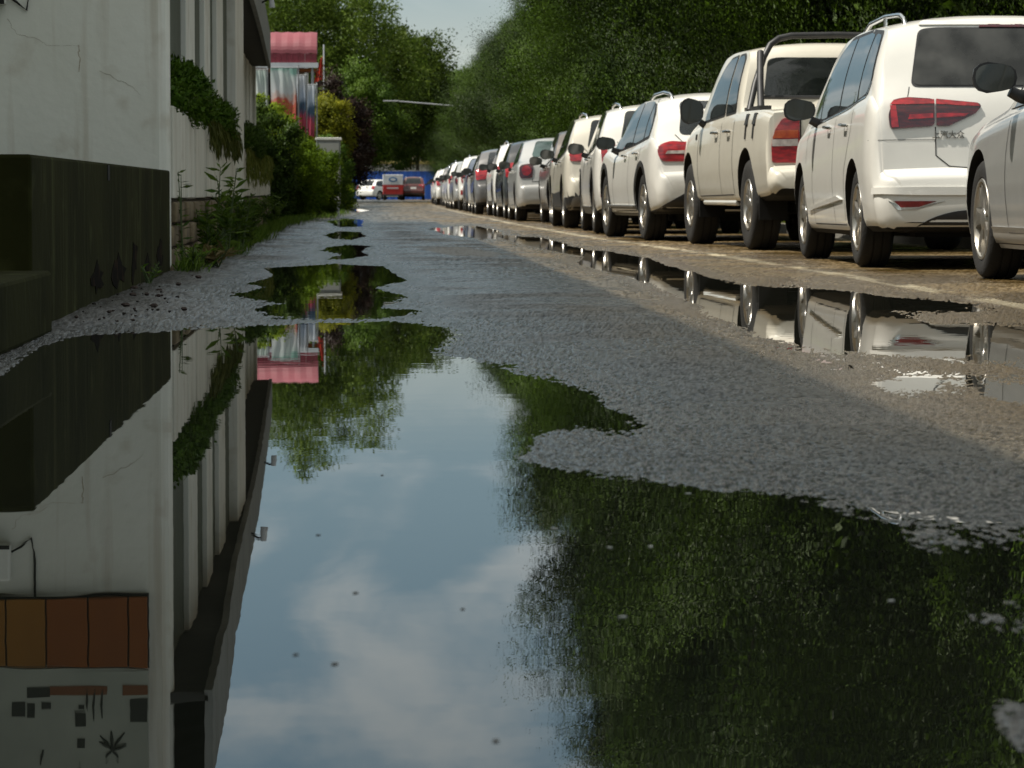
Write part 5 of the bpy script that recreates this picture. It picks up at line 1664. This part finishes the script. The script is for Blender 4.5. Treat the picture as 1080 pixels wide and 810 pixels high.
def evergreen(name, H, Rm, seed, nclump=150, per=800, leaf=0.06):
    """dense tall crown of rounded sprays with deep hollows between them"""
    rg = np.random.default_rng(seed)
    nl = 12
    tl = (np.arange(nl) + 0.8 * rg.random(nl)) / nl; al = rg.random(nl) * 2 * PI + np.arange(nl) * 2.4
    li = rg.integers(0, nl, nclump)
    t = np.clip(tl[li] + rg.normal(size=nclump) * 0.034, 0.0, 1)
    ang = al[li] + rg.normal(size=nclump) * 0.26
    prof = np.where(t < 0.25, 0.40 + 0.60 * t / 0.25, np.clip(1 - ((t - 0.25) / 0.75) ** 2.1, 0, 1) * 0.92 + 0.08)
    rad = Rm * prof * (0.30 + 0.78 * rg.random(nclump) ** 0.6) * (0.75 + 0.4 * rg.random(nl))[li]
    C = np.stack([rad * np.cos(ang), rad * np.sin(ang), 0.3 + t * (H - 0.7)], 1)
    outd = np.stack([np.cos(ang), np.sin(ang), 0.7 + 0.6 * t], 1); outd /= np.linalg.norm(outd, axis=1, keepdims=True)
    csz = (0.30 + 0.45 * rg.random(nclump)) * (0.6 + 0.4 * prof)
    # each spray: leaves on a rough ellipsoid drawn out along its direction
    v = rg.normal(size=(nclump, per, 3)); v /= np.linalg.norm(v, axis=2, keepdims=True)
    rr_ = (0.70 + 0.30 * rg.random((nclump, per, 1)) ** 0.5) * (1 + 0.09 * rg.normal(size=(nclump, per, 1)))
    loc = v * rr_
    along = (loc * outd[:, None, :]).sum(2, keepdims=True)
    loc = loc + outd[:, None, :] * along * 0.75
    fr = 0.24 * np.sin(v[..., :1] * 9 + ang[:, None, None] * 7) * np.cos(v[..., 2:] * 8) + 0.12 * np.sin(v[..., 1:2] * 17 + v[..., 2:] * 13)
    pos = (C[:, None, :] + loc * (1 + fr) * csz[:, None, None]).reshape(-1, 3)
    nref = (v + 0.35 * outd[:, None, :]).reshape(-1, 3)
    ax = (outd[:, None, :] * 0.6 + np.array([0, 0, 0.3]) + rg.normal(size=(nclump, per, 3)) * 0.6).reshape(-1, 3)
    ct = rg.random(nclump)
    tint = np.clip(ct[:, None] * 0.8 + 0.2 * rg.random((nclump, per)), 0, 1).reshape(-1)
    size = leaf * (0.6 + 0.8 * rg.random(len(pos)))
    ni = 9000
    ti = rg.random(ni); ai = rg.random(ni) * 2 * PI
    pi_ = np.where(ti < 0.25, 0.40 + 0.60 * ti / 0.25, np.clip(1 - ((ti - 0.25) / 0.75) ** 2.1, 0, 1))
    ri = Rm * pi_ * (0.05 + 0.30 * rg.random(ni))
    pin = np.stack([ri * np.cos(ai), ri * np.sin(ai), 0.3 + ti * (H - 1.2)], 1)
    pos = np.concatenate([pos, pin]); ax = np.concatenate([ax, unit(ni)]); nref = np.concatenate([nref, unit(ni)]); tint = np.concatenate([tint, rg.random(ni)])
    size = np.concatenate([size, 0.15 * np.ones(ni)])
    return leaf_mesh(name, pos, ax, size, 0.45, LM_EVER, tint, nref)


def trunk_mesh(name, H, r0, seed, limbs=5, spread=1.5, start=0.3):
    rg = random.Random(seed)
    m = MB()
    pts = [(0, 0, -0.15)]; x = y = 0
    for k in range(1, 8):
        x += rg.uniform(-.08, .08) * H / 8; y += rg.uniform(-.08, .08) * H / 8
        pts.append((x, y, H * k / 7))
    m.tube(pts, [r0 * 1.3] + [r0 * (1 - k / 7.6) for k in range(1, 8)], 10)
    for k in range(limbs):
        i = rg.uniform(start, 0.85) * 7
        j = int(i); a = Vector(pts[j]); b_ = Vector(pts[min(j + 1, 7)]); p = a.lerp(b_, i - j)
        an = 2 * PI * (k / limbs) + rg.uniform(-.4, .4); ln = spread * rg.uniform(.6, 1.1)
        d = Vector((math.cos(an), math.sin(an), rg.uniform(.5, 1.0)))
        q = p + d * ln * 0.5 + Vector((0, 0, 0.1)); e = p + d * ln + Vector((0, 0, 0.25 * ln))
        rr_ = r0 * (1 - i / 8) * 0.55
        m.tube([p, q, e], [rr_, rr_ * 0.7, rr_ * 0.25], 7)
    return m.mesh(name, M_BARK, smooth=True, angle=60)


EVERG = []
for k, (H, Rm) in enumerate(((9.0, 2.3), (9.0, 2.05), (9.0, 2.5), (9.0, 2.2))):
    EVERG.append((evergreen('evergreen_crown_%d' % k, H, Rm, 100 + k, nclump=125, per=1800, leaf=0.038), trunk_mesh('evergreen_trunk_%d' % k, 7.5, 0.16, k, 6, 1.2, 0.2), H))
rr = random.Random(21)
y = 23.0
HT = pchip([20, 40, 64, 95, 136, 200, 260], [12.3, 12.3, 12.0, 9.0, 7.0, 7.0, 8])
XT = pchip([20, 60, 100, 136, 180, 250], [6.35, 6.15, 6.15, 6.15, 6.2, 8.3])
i = 0
while y < 236:
    cm, tm, H = EVERG[i % 4]
    r = thing('evergreen_tree', 'dense dark evergreen tree in the row behind the parked cars', 'tree', (XT(y) + rr.uniform(-.35, .35), y, 0.1), rr.uniform(0, 6.28), 'row of evergreen trees behind the parked cars')
    link('crown', cm, r); link('trunk', tm, r)
    hs = HT(y) / H * rr.uniform(0.90, 1.08)
    r.scale = (1.0 * rr.uniform(.92, 1.08), 1.0 * rr.uniform(.92, 1.08), hs)
    i += 1; y += rr.uniform(3.3, 4.7)
# a second line a little way behind closes the view between the trunks
y = 30.0
while y < 236:
    cm, tm, H = EVERG[(i + 1) % 4]
    r = thing('evergreen_tree', 'dense dark evergreen tree of the second row, glimpsed through gaps in the front row', 'tree', (XT(y) + 2.0 + rr.uniform(-.3, .3), y, 0.1), rr.uniform(0, 6.28), 'second row of evergreen trees')
    link('crown', cm, r); link('trunk', tm, r)
    r.scale = (1.05, 1.1, HT(y) / H * rr.uniform(0.82, 0.95))
    i += 1; y += rr.uniform(5.5, 7)


def broadleaf(name, H, Rx, z0, seed, mat_, nclump=220, per=90, leaf=0.16, droop=0.0, hollow=0.35, clump=0.9, aspect=0.5, Ry=None):
    """rounded loose crown made of clumps, gaps left between them; droop hangs the sprays down"""
    rg = np.random.default_rng(seed)
    v = rg.normal(size=(nclump, 3)); v /= np.linalg.norm(v, axis=1, keepdims=True)
    rad = (hollow + (1 - hollow) * rg.random(nclump) ** 0.6)
    lump = 1 + 0.22 * np.sin(3 * v[:, 0] * 2 + seed) * np.cos(4 * v[:, 2] + seed)
    C = v * (rad * lump)[:, None] * np.array([Rx, Ry or Rx, (H - z0) / 2]) + np.array([0, 0, (H + z0) / 2])
    s = rg.normal(size=(nclump, per, 3)); sn = s / np.linalg.norm(s, axis=2, keepdims=True); s = sn * np.clip(np.linalg.norm(s, axis=2, keepdims=True), 0, 2.1) * clump * 0.33 * np.array([1, 1, 0.8 + droop]) * (0.6 + 0.7 * rg.random((nclump, 1, 1)))
    if droop > 0: s[..., 2] = -np.abs(s[..., 2]) * (1.3 + droop)
    pos = (C[:, None, :] + s).reshape(-1, 3)
    outd = np.repeat(v, per, 0)
    ax = outd * 0.6 + rg.normal(size=pos.shape) * 0.6 + np.array([0, 0, 0.25 - droop])
    ct = np.clip(rg.random(nclump), 0, 1)
    tint = np.clip(0.55 * np.repeat(ct, per) + 0.45 * rg.random(len(pos)), 0, 1)
    size = leaf * (0.65 + 0.7 * rg.random(len(pos)))
    return leaf_mesh(name, pos, ax, size, aspect, mat_, tint, (sn + 0.4 * v[:, None, :]).reshape(-1, 3))


def tree(name, label, cat, px, Y, H, Rx, z0, seed, mat_, group=None, trunk_r=0.22, tx=None, **k):
    """px: where the crown's middle stands; tx: where the trunk stands (the crown leans over the road)"""
    p = P(px, VPY, Y); x0 = p.x if tx is None else tx
    r = thing(name, label, cat, (x0, Y, 0.02), 0, group)
    o = link('crown', broadleaf(name + '_crown', H, Rx, z0, seed, mat_, **k), r); o.location = (p.x - x0, 0, 0)
    tm = trunk_mesh(name + '_trunk', H * 0.85, trunk_r, seed, 7, Rx * 0.8, 0.25)
    t = link('trunk', tm, r); t.rotation_euler = (0, 0.9 * math.atan2(p.x - x0, H), 0)
    return r


# the tall light tree over the left side and its neighbours up the road
tree('broadleaf_tree', 'tall light green tree with drooping sprays and sky showing through', 'tree', 340, 182, 15.5, 5.2, 4.2, 5, LM_WILLOW, tx=-4.0, nclump=250, per=260, leaf=0.19, droop=0.45, clump=1.5, hollow=0.25, aspect=0.42)
tree('broadleaf_tree', 'light green tree whose crown ends against the gap of sky', 'tree', 428, 192, 11.0, 2.7, 4.4, 6, LM_WILLOW, tx=-3.6, nclump=170, per=220, leaf=0.20, droop=0.4, clump=1.4, hollow=0.25, aspect=0.42)
tree('broadleaf_tree', 'light green tree behind the pink awning, topmost at the left', 'tree', 278, 200, 16.5, 5.8, 4.4, 7, LM_WILLOW, nclump=215, per=240, leaf=0.21, droop=0.45, clump=1.6, hollow=0.25, aspect=0.42)
tree('broadleaf_tree', 'dark green tree low over the road at the left of its far end', 'tree', 380, 172, 6.9, 2.4, 1.7, 8, LM_DARK, tx=-2.4, nclump=130, per=330, leaf=0.13, clump=1.1)
tree('broadleaf_tree', 'dark green tree leaning over the far end of the road', 'tree', 408, 205, 8.0, 3.2, 2.5, 9, LM_DARK, tx=-2.2, nclump=150, per=330, leaf=0.15, clump=1.2)
tree('broadleaf_tree', 'mid green tree closing the view behind the lamp arm', 'tree', 440, 272, 10.0, 4.2, 2.9, 10, LM_BUSH, nclump=240, per=170, leaf=0.22, clump=1.4)
tree('purple_tree', 'dark purple-leaved small tree behind the yellow shrub', 'tree', 354, 98, 3.75, 0.85, 0.7, 12, LM_PURPLE, nclump=150, per=170, leaf=0.085, clump=0.5, trunk_r=0.08)
tree('purple_tree', 'second dark purple-leaved tree, lower and nearer the road end', 'tree', 368, 112, 3.7, 0.75, 0.5, 13, LM_PURPLE, nclump=140, per=170, leaf=0.09, clump=0.5, trunk_r=0.08)
k = 0
for px, Y, H, Rx in ((352, 292, 13, 5.5), (405, 300, 12, 5), (455, 300, 12, 5), (300, 290, 14, 6), (505, 296, 12, 5)):
    r = tree('broadleaf_tree', ['tree rising behind the low cream building, leftmost but one of five', 'tree rising behind the low cream building, middle one of five', 'tree rising behind the low cream building, fourth of five from the left',
                            'tree rising behind the low cream building, leftmost of five', 'tree rising behind the low cream building, rightmost of five'][k], 'tree', px, Y, H, Rx, 2.5, 30 + k, LM_DARK, nclump=170, per=90, leaf=0.40, clump=1.9)
    k += 1


def bush(name, label, X, Y, H, Rx, seed, mat_, cat='bush', n=150, per=110, leaf=0.07, clump=0.32, z0=-0.05, group=None, stems=True, Ry=None, hollow=0.3, mat2=None):
    r = thing(name, label, cat, (X, Y, 0.02), 0, group)
    me = broadleaf(name + '_leaves', H, Rx, z0, seed, mat_, nclump=n, per=per, leaf=leaf, clump=clump, hollow=hollow, Ry=Ry)
    o = link('foliage', me, r)
    if stems:
        m = MB(); rg = random.Random(seed)
        for k in range(6):
            a = rg.uniform(0, 6.28); q = rg.uniform(.3, .7) * Rx
            m.tube([(0.1 * math.cos(a), 0.1 * math.sin(a), -0.05), (q * .5 * math.cos(a), q * .5 * math.sin(a), H * .4), (q * math.cos(a), q * math.sin(a), H * .8)], [0.025, 0.018, 0.006], 6)
        m.build('stems', M_BARK, r)
    return r


bush('hedge_bush', 'big dark bush at the far corner of the house', -1.80, 56.0, 1.95, 0.62, 41, LM_BUSH, n=200, per=190, leaf=0.06, clump=0.3, Ry=1.2)
bush('hedge_bush', 'lime green bush sunlit on top, climbing in front of the banners', -1.92, 58.8, 2.25, 0.50, 42, LM_LIME, n=190, per=180, leaf=0.055, clump=0.3, Ry=1.4)
bush('hedge_bush', 'wide mid green bush spilling towards the road', -1.40, 60.5, 1.70, 0.58, 43, LM_MID, n=220, per=190, leaf=0.06, clump=0.3, Ry=1.6)
bush('hedge_bush', 'green bush beside the pale cabinet, farther along the road', -1.02, 66, 1.40, 0.46, 44, LM_MID, n=180, per=180, leaf=0.06, clump=0.3, Ry=1.8)
bush('yellow_shrub', 'round shrub with bright yellow-green leaves', -0.95, 86, 2.95, 0.55, 45, LM_YEL, n=150, per=180, leaf=0.07, clump=0.36, z0=1.3)
bush('hedge_bush', 'dark green bush under the yellow shrub', -0.90, 84, 1.9, 0.55, 46, LM_BUSH, n=170, per=180, leaf=0.07, clump=0.36)
bush('hedge_bush', 'low green bush at the road edge before the far white hatchback', -0.85, 97, 1.1, 0.5, 47, LM_LIME, n=140, per=150, leaf=0.07, clump=0.35, Ry=2)

# plants growing in the planters
bush('planter_plant', 'leafy dark green plant overgrowing the long planter', -1.235, 22.6, 1.36, 0.06, 51, LM_PLANTER, cat='plant', n=150, per=110, leaf=0.038, clump=0.13, z0=0.98, Ry=2.4, stems=False)
bush('planter_plant', 'lower spreading plant at the farther end of the long planter', -1.225, 27.0, 1.22, 0.05, 52, LM_PLANTER, cat='plant', n=110, per=100, leaf=0.036, clump=0.12, z0=0.95, Ry=2.4, stems=False)
def hanging(name, label, X, y0, y1, ztop, drop, seed, n=900):
    rg = np.random.default_rng(seed)
    r = thing(name, label, 'moss', (X, (y0 + y1) / 2, ztop))
    yy = (rg.random(n) - 0.5) * (y1 - y0); f = rg.random(n) ** 1.3
    env = np.clip(0.35 + 0.65 * np.abs(np.sin(yy * 2.1 + seed)), 0, 1)
    pos = np.stack([0.01 + 0.03 * rg.random(n), yy, -f * drop * env + 0.03], 1)
    ax = np.stack([0.15 * rg.normal(size=n), 0.35 * rg.normal(size=n), -1 + 0.3 * rg.normal(size=n)], 1)
    link('strands', leaf_mesh(name, pos, ax, 0.09 * (0.6 + rg.random(n)), 0.16, LM_MOSS, rg.random(n)), r)
hanging('hanging_moss', 'yellow-green moss fringe hanging over the top of the long planter', -1.18, 24.2, 30.0, 1.04, 0.22, 61)
bush('planter_plant', 'green plant on the farther planter by the corner', -1.50, 43.0, 1.32, 0.10, 53, LM_BUSH, cat='plant', n=120, per=110, leaf=0.045, clump=0.16, z0=0.96, Ry=4.0, stems=False)
hanging('hanging_moss', 'yellow-green moss beard hanging from the farther planter', -1.46, 39.5, 50, 1.04, 0.42, 62, 1600)


def weed(label, X, Y, H, seed, n_stem=3, leaf=0.12, mat_=LM_WEED, spread=0.12, z=0.02, group=None, per=14):
    r = thing('weed', label, 'weed', (X, Y, z), 0, group)
    rg = random.Random(seed)
    m = MB(); pos = []; ax = []
    for s in range(n_stem):
        a = rg.uniform(0, 6.28); h = H * rg.uniform(.7, 1)
        b0 = Vector((rg.uniform(-.4, .4) * spread, rg.uniform(-.4, .4) * spread, 0)); e = Vector((math.cos(a) * spread, math.sin(a) * spread, h))
        mid = b0.lerp(e, .5) * 1.0; mid.z += .05 * h
        m.tube([b0, mid, e], [0.006, 0.005, 0.002], 5)
        for k in range(per):
            t = rg.uniform(.12, 1.0); q = b0.lerp(mid, t * 2) if t < .5 else mid.lerp(e, t * 2 - 1)
            th = rg.uniform(0, 6.28); pos.append(tuple(q)); ax.append((math.cos(th), math.sin(th), rg.uniform(-.1, .9)))
    m.build('stems', M_BARK if False else mat('weed_stem', (0.05, 0.08, 0.02), 0.7), r)
    n = len(pos)
    link('leaves', leaf_mesh('weed_leaves', np.array(pos), np.array(ax), leaf * (0.6 + 0.7 * RNG.random(n)), 0.24, mat_, RNG.random(n)), r)
    return r
weed('small upright weed against the first planks of the planter', -1.15, 20.5, 0.68, 71, 2, 0.07, spread=0.03, per=18)
weed('tallest weed with long narrow leaves before the plank planter', -1.07, 24.2, 0.76, 72, 4, 0.12, spread=0.12, per=18)
weed('bushy weed at the foot of the planter, left of the tallest one', -1.05, 22.6, 0.40, 73, 14, 0.075, spread=0.13, per=34)
weed('bushy weed at the foot of the planter, right of the tallest one', -1.05, 25.8, 0.50, 74, 16, 0.08, spread=0.18, per=34)
weed('low sprawling weed at the corner of the terrace', -1.07, 20.2, 0.16, 75, 8, 0.06, spread=0.12, per=14)
weed('dense weed by the stone base beyond the tallest weed', -1.08, 29.5, 0.46, 76, 18, 0.085, spread=0.18, per=30)
weed('dense weed before the farther planter', -1.36, 38.0, 0.45, 77, 14, 0.09, spread=0.22, per=30)
weed('dense weed beyond the farther planter, next to the dark bush', -1.42, 47.0, 0.5, 78, 16, 0.1, spread=0.3, per=30)
weed('tiny weed growing at the crumbled foot of the terrace', -1.14, 17.2, 0.13, 79, 5, 0.04, spread=0.05, per=9)
weed('dry straw-coloured tuft lying beside the low sprawling weed', -1.02, 21.2, 0.14, 80, 10, 0.10, LM_DRY, spread=0.16, per=8)

# grass along the foot of the house
def grass():
    n = 9000; rg = np.random.default_rng(90)
    yy = 19.5 + (rg.random(n) ** 0.9) * 62
    base = -1.16 - np.clip((yy - 30) / 20, 0, 1) * 0.22 + np.clip((yy - 52) / 20, 0, 1) * 0.30
    xx = base + np.abs(rg.normal(size=n)) * (0.05 + 0.06 * (np.sin(yy * 0.8) + 1) / 2 + 0.18 * np.clip((yy - 40) / 25, 0, 1))
    keep = fbm(yy * 0.6, xx * 3, 3, 5) + 0.18 > 0
    pos = np.stack([xx, yy, np.zeros(n) + 0.01], 1)[keep]
    m_ = len(pos)
    ax = np.stack([rg.normal(size=m_) * .45 + .1, rg.normal(size=m_) * .45, np.ones(m_)], 1)
    o = link('grass', leaf_mesh('grass', pos, ax, 0.05 + 0.11 * rg.random(m_), 0.08, LM_WEED, rg.random(m_)))
    tag(o, 'grass and small weeds along the foot of the house wall', 'grass', kind='stuff')
    n = 12000
    yy = 26 + rg.random(n) * 150
    xx = np.array([LINE(v) for v in yy]) + 2.72 + rg.random(n) ** 1.5 * 2.0
    pos = np.stack([xx, yy, np.zeros(n) + 0.12], 1)
    ax = np.stack([rg.normal(size=n) * .4, rg.normal(size=n) * .4, np.ones(n)], 1)
    o = link('verge_grass', leaf_mesh('verge_grass', pos, ax, 0.08 + 0.14 * rg.random(n), 0.14, LM_LIME, rg.random(n)))
    tag(o, 'grass on the verge under the evergreen trees', 'grass', kind='stuff')
grass()

# ------------------------------------------------------------------ shop with pink awning, banners, flag
M_PINK = mat('pink_awning', (0.22, 0.048, 0.062), 0.6, (0.17, 0.034, 0.046), 1.5)
M_PINKD = mat('dark_pink_valance', (0.17, 0.016, 0.030), 0.6, (0.13, 0.014, 0.024), 3)
def shop():
    Y = 110
    a = P(328, 33, Y); e = P(333, 56, Y)
    zt, ze = a.z, P(300, 57, Y).z
    r = thing('shop', 'two-storey shop with a ribbed pink awning along its upper front', 'shop', (a.x, Y, 0))
    m = MB(); m.box(-9, -0.25, 0.9, 9, 0, zt - 0.2); m.build('wall', M_PALE, r)
    m = MB()
    n = 10; prof = []
    for k in range(n + 1):
        t = k / n
        prof.append((0.9 - 1.3 * math.sin(t * PI / 2), ze + (zt - ze) * math.cos(t * PI / 2)))
    vs = []; fs = []
    xs = [-9 + 9.2 * i / 46 for i in range(47)]
    for i, x in enumerate(xs):
        for (y, z) in prof: vs.append((x, y, z + (0.02 if i % 2 else 0)))
    q = n + 1
    for i in range(len(xs) - 1):
        for k in range(n): fs.append((i * q + k, i * q + k + 1, (i + 1) * q + k + 1, (i + 1) * q + k))
    m.add(vs, fs)
    m.add([(xs[-1], y, z) for y, z in prof] + [(xs[-1], 0.9, ze)], [tuple(range(q + 1))])
    m.build('awning', M_PINK, r)
    m = MB()
    for i in range(46): m.box(xs[i] + 0.004, xs[i + 1] - 0.004, -0.43, -0.41, ze - 0.30, ze)
    m.build('valance', M_PINKD, r)
    m = MB(); m.box(-9, 0.25, -0.50, -0.38, ze - 0.48, ze - 0.31); m.build('gutter', M_VWH, r)
    m = MB(); m.box(-9, 0.2, -0.38, 0.9, ze - 0.60, ze - 0.50); m.build('soffit', M_BRN, r)
    m = MB(); m.box(-9, -0.4, 0.86, 0.895, ze - 2.2, ze - 0.62); m.build('window', M_BLK, r)
    for x in (-2.6, 0.05):
        m = MB(); m.tube([(x, -0.35, 0), (x, -0.35, ze - 0.5)], 0.05, 8); m.build('post', M_POST, r)
    m = MB(); m.tube([(0.2, -0.3, ze - 1.0), (1.1, -0.3, ze - 0.97)], 0.06, 8); m.build('bracket', M_BLK, r)
shop()

def banner_mat(name, seed, cols):
    m = bpy.data.materials.new(name); nt, b, out = nodes_of(m); L = nt.links.new; N = nt.nodes.new
    tc = N('ShaderNodeTexCoord'); sp_ = N('ShaderNodeSeparateXYZ'); L(tc.outputs['Object'], sp_.inputs[0])
    mp = N('ShaderNodeMapping'); mp.inputs['Location'].default_value = (seed, seed * 2, seed); mp.inputs['Scale'].default_value = (1.6, 1.6, 1.1); L(tc.outputs['Object'], mp.inputs['Vector'])
    n = N('ShaderNodeTexNoise'); n.inputs['Scale'].default_value = 2.2; n.inputs['Detail'].default_value = 3; L(mp.outputs[0], n.inputs['Vector'])
    ad = N('ShaderNodeMath'); ad.operation = 'MULTIPLY_ADD'; ad.inputs[1].default_value = 0.55; L(sp_.outputs['Z'], ad.inputs[0])
    sc_ = N('ShaderNodeMath'); sc_.operation = 'MULTIPLY'; sc_.inputs[1].default_value = 0.5; L(n.outputs['Fac'], sc_.inputs[0]); L(sc_.outputs[0], ad.inputs[2])
    cr = N('ShaderNodeValToRGB'); cr.color_ramp.interpolation = 'EASE'
    els = cr.color_ramp.elements
    for k, (p, c) in enumerate(cols):
        e = els[k] if k < 2 else els.new(p)
        e.position = p; e.color = (*c, 1)
    L(ad.outputs[0], cr.inputs[0]); L(cr.outputs[0], b.inputs['Base Color'])
    b.inputs['Roughness'].default_value = 0.6
    tr = N('ShaderNodeBsdfTranslucent'); L(cr.outputs[0], tr.inputs['Color'])
    ms = N('ShaderNodeMixShader'); ms.inputs[0].default_value = 0.3; L(b.outputs[0], ms.inputs[1]); L(tr.outputs[0], ms.inputs[2]); L(ms.outputs[0], out.inputs['Surface'])
    return m
def cloth_banner(name, label, px0, px1, py0, py1, Y, mm, seed, cat='banner'):
    a = P(px0, py0, Y); b_ = P(px1, py1, Y)
    r = thing(name, label, cat, (a.x, Y, b_.z), 0)
    W_ = b_.x - a.x; H_ = a.z - b_.z
    vs = []; fs = []
    nx, nz = 16, 18
    for i in range(nx + 1):
        for j in range(nz + 1):
            u, v = i / nx, j / nz
            fold = 0.05 * math.sin(u * 9 + seed + (1 - v) * 2.0) * (0.3 + 0.7 * (1 - v)) + 0.03 * math.sin(u * 17 + v * 3)
            vs.append((W_ * u * (0.9 + 0.1 * v) + 0.06 * (1 - v) * math.sin(seed), fold, H_ * v - 0.10 * H_ * u * (1 - v) + 0.05 * H_ * (1 - u) * 0))
    for i in range(nx):
        for j in range(nz): fs.append((i * (nz + 1) + j, (i + 1) * (nz + 1) + j, (i + 1) * (nz + 1) + j + 1, i * (nz + 1) + j + 1))
    m = MB(); m.add(vs, fs)
    m.build('cloth', mm, r, smooth=True, recalc=False, angle=180)
    m = MB(); m.tube([(-0.04, 0.04, H_ + 0.02), (W_ + 0.05, 0.04, H_ + 0.02)], 0.014, 6); m.build('top_rod', M_POST, r)
    m = MB(); m.tube([(W_ + 0.03, 0.05, H_ + 0.08), (W_ + 0.03, 0.05, -b_.z + 0.02)], 0.02, 8); m.build('pole', M_POST, r)
    return r
B1 = banner_mat('printed_cloth_pale', 1.3, [(0.0, (0.40, 0.05, 0.06)), (0.97, (0.22, 0.40, 0.34)), (0.50, (0.45, 0.10, 0.06)), (0.57, (0.50, 0.40, 0.36)), (0.64, (0.52, 0.54, 0.54)), (0.86, (0.50, 0.56, 0.54))])
B2 = banner_mat('printed_cloth_blue', 4.1, [(0.0, (0.30, 0.04, 0.08)), (0.95, (0.50, 0.53, 0.56)), (0.42, (0.40, 0.06, 0.10)), (0.52, (0.05, 0.10, 0.16)), (0.66, (0.40, 0.46, 0.55))])
B3 = banner_mat('printed_cloth_green', 6.7, [(0.0, (0.55, 0.55, 0.52)), (0.9, (0.40, 0.52, 0.46)), (0.5, (0.5, 0.55, 0.52))])
cloth_banner('banner', 'large pale printed banner with red lower half below the pink awning', 285, 313.5, 72, 128, 80, B1, 0.4)
cloth_banner('banner', 'narrow blue-grey printed banner right of the large pale one', 312.5, 322, 80, 136, 81.5, B2, 2.0)
cloth_banner('banner', 'small pale blue banner, rightmost and lowest of the printed ones', 321, 333, 90, 140, 84, B2, 3.3)
cloth_banner('banner', 'pale green banner edge showing left of the large pale one', 268, 281, 74, 110, 83, B3, 1.1)
def flag():
    Y = 100; a = P(341.5, 47, Y)
    r = thing('flag', 'small drooping red flag on a thin white pole', 'flag', (a.x, Y, 0))
    m = MB(); m.tube([(0, 0, 0), (0, 0, a.z)], 0.022, 8); m.build('pole', M_VWH, r)
    m = MB(); vs = []; fs = []
    z1 = P(338, 59, Y).z; z0 = P(338, 84, Y).z
    for i in range(7):
        for j in range(9):
            u, v = i / 6, j / 8
            vs.append((-0.04 + -0.27 * u * (0.25 + 0.75 * (1 - v)), 0.03 + 0.05 * math.sin(u * 10), z0 + (z1 - z0) * v - 0.10 * u))
    for i in range(6):
        for j in range(8): fs.append((i * 9 + j, (i + 1) * 9 + j, (i + 1) * 9 + j + 1, i * 9 + j + 1))
    m.add(vs, fs); m.build('cloth', mat('flag_red', (0.55, 0.05, 0.02), 0.6, (0.45, 0.04, 0.02), 5), r, smooth=True, recalc=False)
flag()
def cabinet():
    a = P(334, 146, 70); b_ = P(359, 196, 70)
    r = thing('cabinet', 'pale battered cabinet half hidden among the bushes', 'cabinet', (a.x, 70, 0.02))
    W_ = b_.x - a.x
    m = MB(); m.box(0, W_, 0.0, 0.8, 0.25, a.z - 0.06); m.build('case', M_FASC, r, bevel=0.01)
    m = MB(); m.box(-0.03, W_ + 0.03, -0.04, 0.84, a.z - 0.057, a.z); m.build('top', M_BATT, r, bevel=0.008)
    m = MB(); m.box(0.03, W_ - 0.03, -0.02, 0.0 - 0.002, 0.34, a.z - 0.12); m.build('door', M_PALE, r, bevel=0.004)
    for x in (0.02, W_ - 0.08):
        m = MB(); m.box(x, x + 0.06, 0.02, 0.08, 0, 0.25); m.build('leg', M_POST, r)
    return r
cabinet()

# ------------------------------------------------------------------ small litter
M_CRUMB = mat('dark_crumb', (0.016, 0.014, 0.011), 0.85, (0.035, 0.03, 0.022), 20)
M_BRICK = mat('brick_bit', (0.05, 0.03, 0.022), 0.9, (0.03, 0.022, 0.018), 20)
def pebble_mesh(seed, mm):
    rg = random.Random(seed); bm = bmesh.new(); bmesh.ops.create_icosphere(bm, subdivisions=2, radius=1)
    for v in bm.verts: v.co *= rg.uniform(.55, 1.25); v.co.z *= 0.7
    me_ = bpy.data.meshes.new('crumb'); bm.to_mesh(me_); bm.free(); me_.materials.append(mm); return me_
PEB = [pebble_mesh(k, M_CRUMB if k % 3 else M_BRICK) for k in range(4)]
rg = random.Random(12)
for k in range(56):
    px, py = rg.choice([(120, 338), (118, 338), (150, 322), (158, 308), (175, 322), (160, 312), (205, 300)])
    g = G(px + rg.gauss(0, 22), py + rg.gauss(0, 6))
    o = link('crumb', PEB[k % 4])
    s = rg.uniform(0.003, 0.008) if k % 4 else rg.uniform(0.008, 0.016); o.scale = (s * 1.3, s, s); o.rotation_euler = (0, 0, rg.uniform(0, 6)); o.location = (max(g.x, -1.17), g.y, 0.024)
    tag(o, 'dark crumb of rubble on the grit beside the terrace', 'rubble', 'crumbs of rubble beside the terrace')
# fallen leaves afloat on the near pool
M_FLOAT = mat('fallen_leaf', (0.035, 0.026, 0.018), 0.7, (0.09, 0.07, 0.05), 30)
M_FLOATP = mat('pale_petal', (0.45, 0.45, 0.42), 0.6)
def float_leaf(px, py, s, pale=False):
    g = G(px, py, 0.0008)
    m = MB(); n = 10
    m.prism([(s * math.cos(2 * PI * k / n) * (1.0 if k else 1.3), s * 0.6 * math.sin(2 * PI * k / n)) for k in range(n)], 0.0010, 'z', lo=-0.0006)
    o = m.build('floating_leaf', M_FLOATP if pale else M_FLOAT); o.location = g; o.rotation_euler = (0, 0, px)
    tag(o, 'pale petal floating on the dark tree reflection' if pale else 'brown fallen leaf floating on the sky reflection', 'leaf', 'petals on the pool' if pale else 'leaves on the pool')
for k_, (px, py) in enumerate(((312, 690), (353, 700), (336, 564), (375, 625), (488, 642), (523, 781), (403, 501))): float_leaf(px, py, (0.004, 0.0055, 0.003, 0.005, 0.0035, 0.005, 0.003)[k_])
for px, py in ((584, 557), (657, 650), (643, 577), (686, 576), (940, 633), (726, 520)): float_leaf(px, py, 0.005, True)
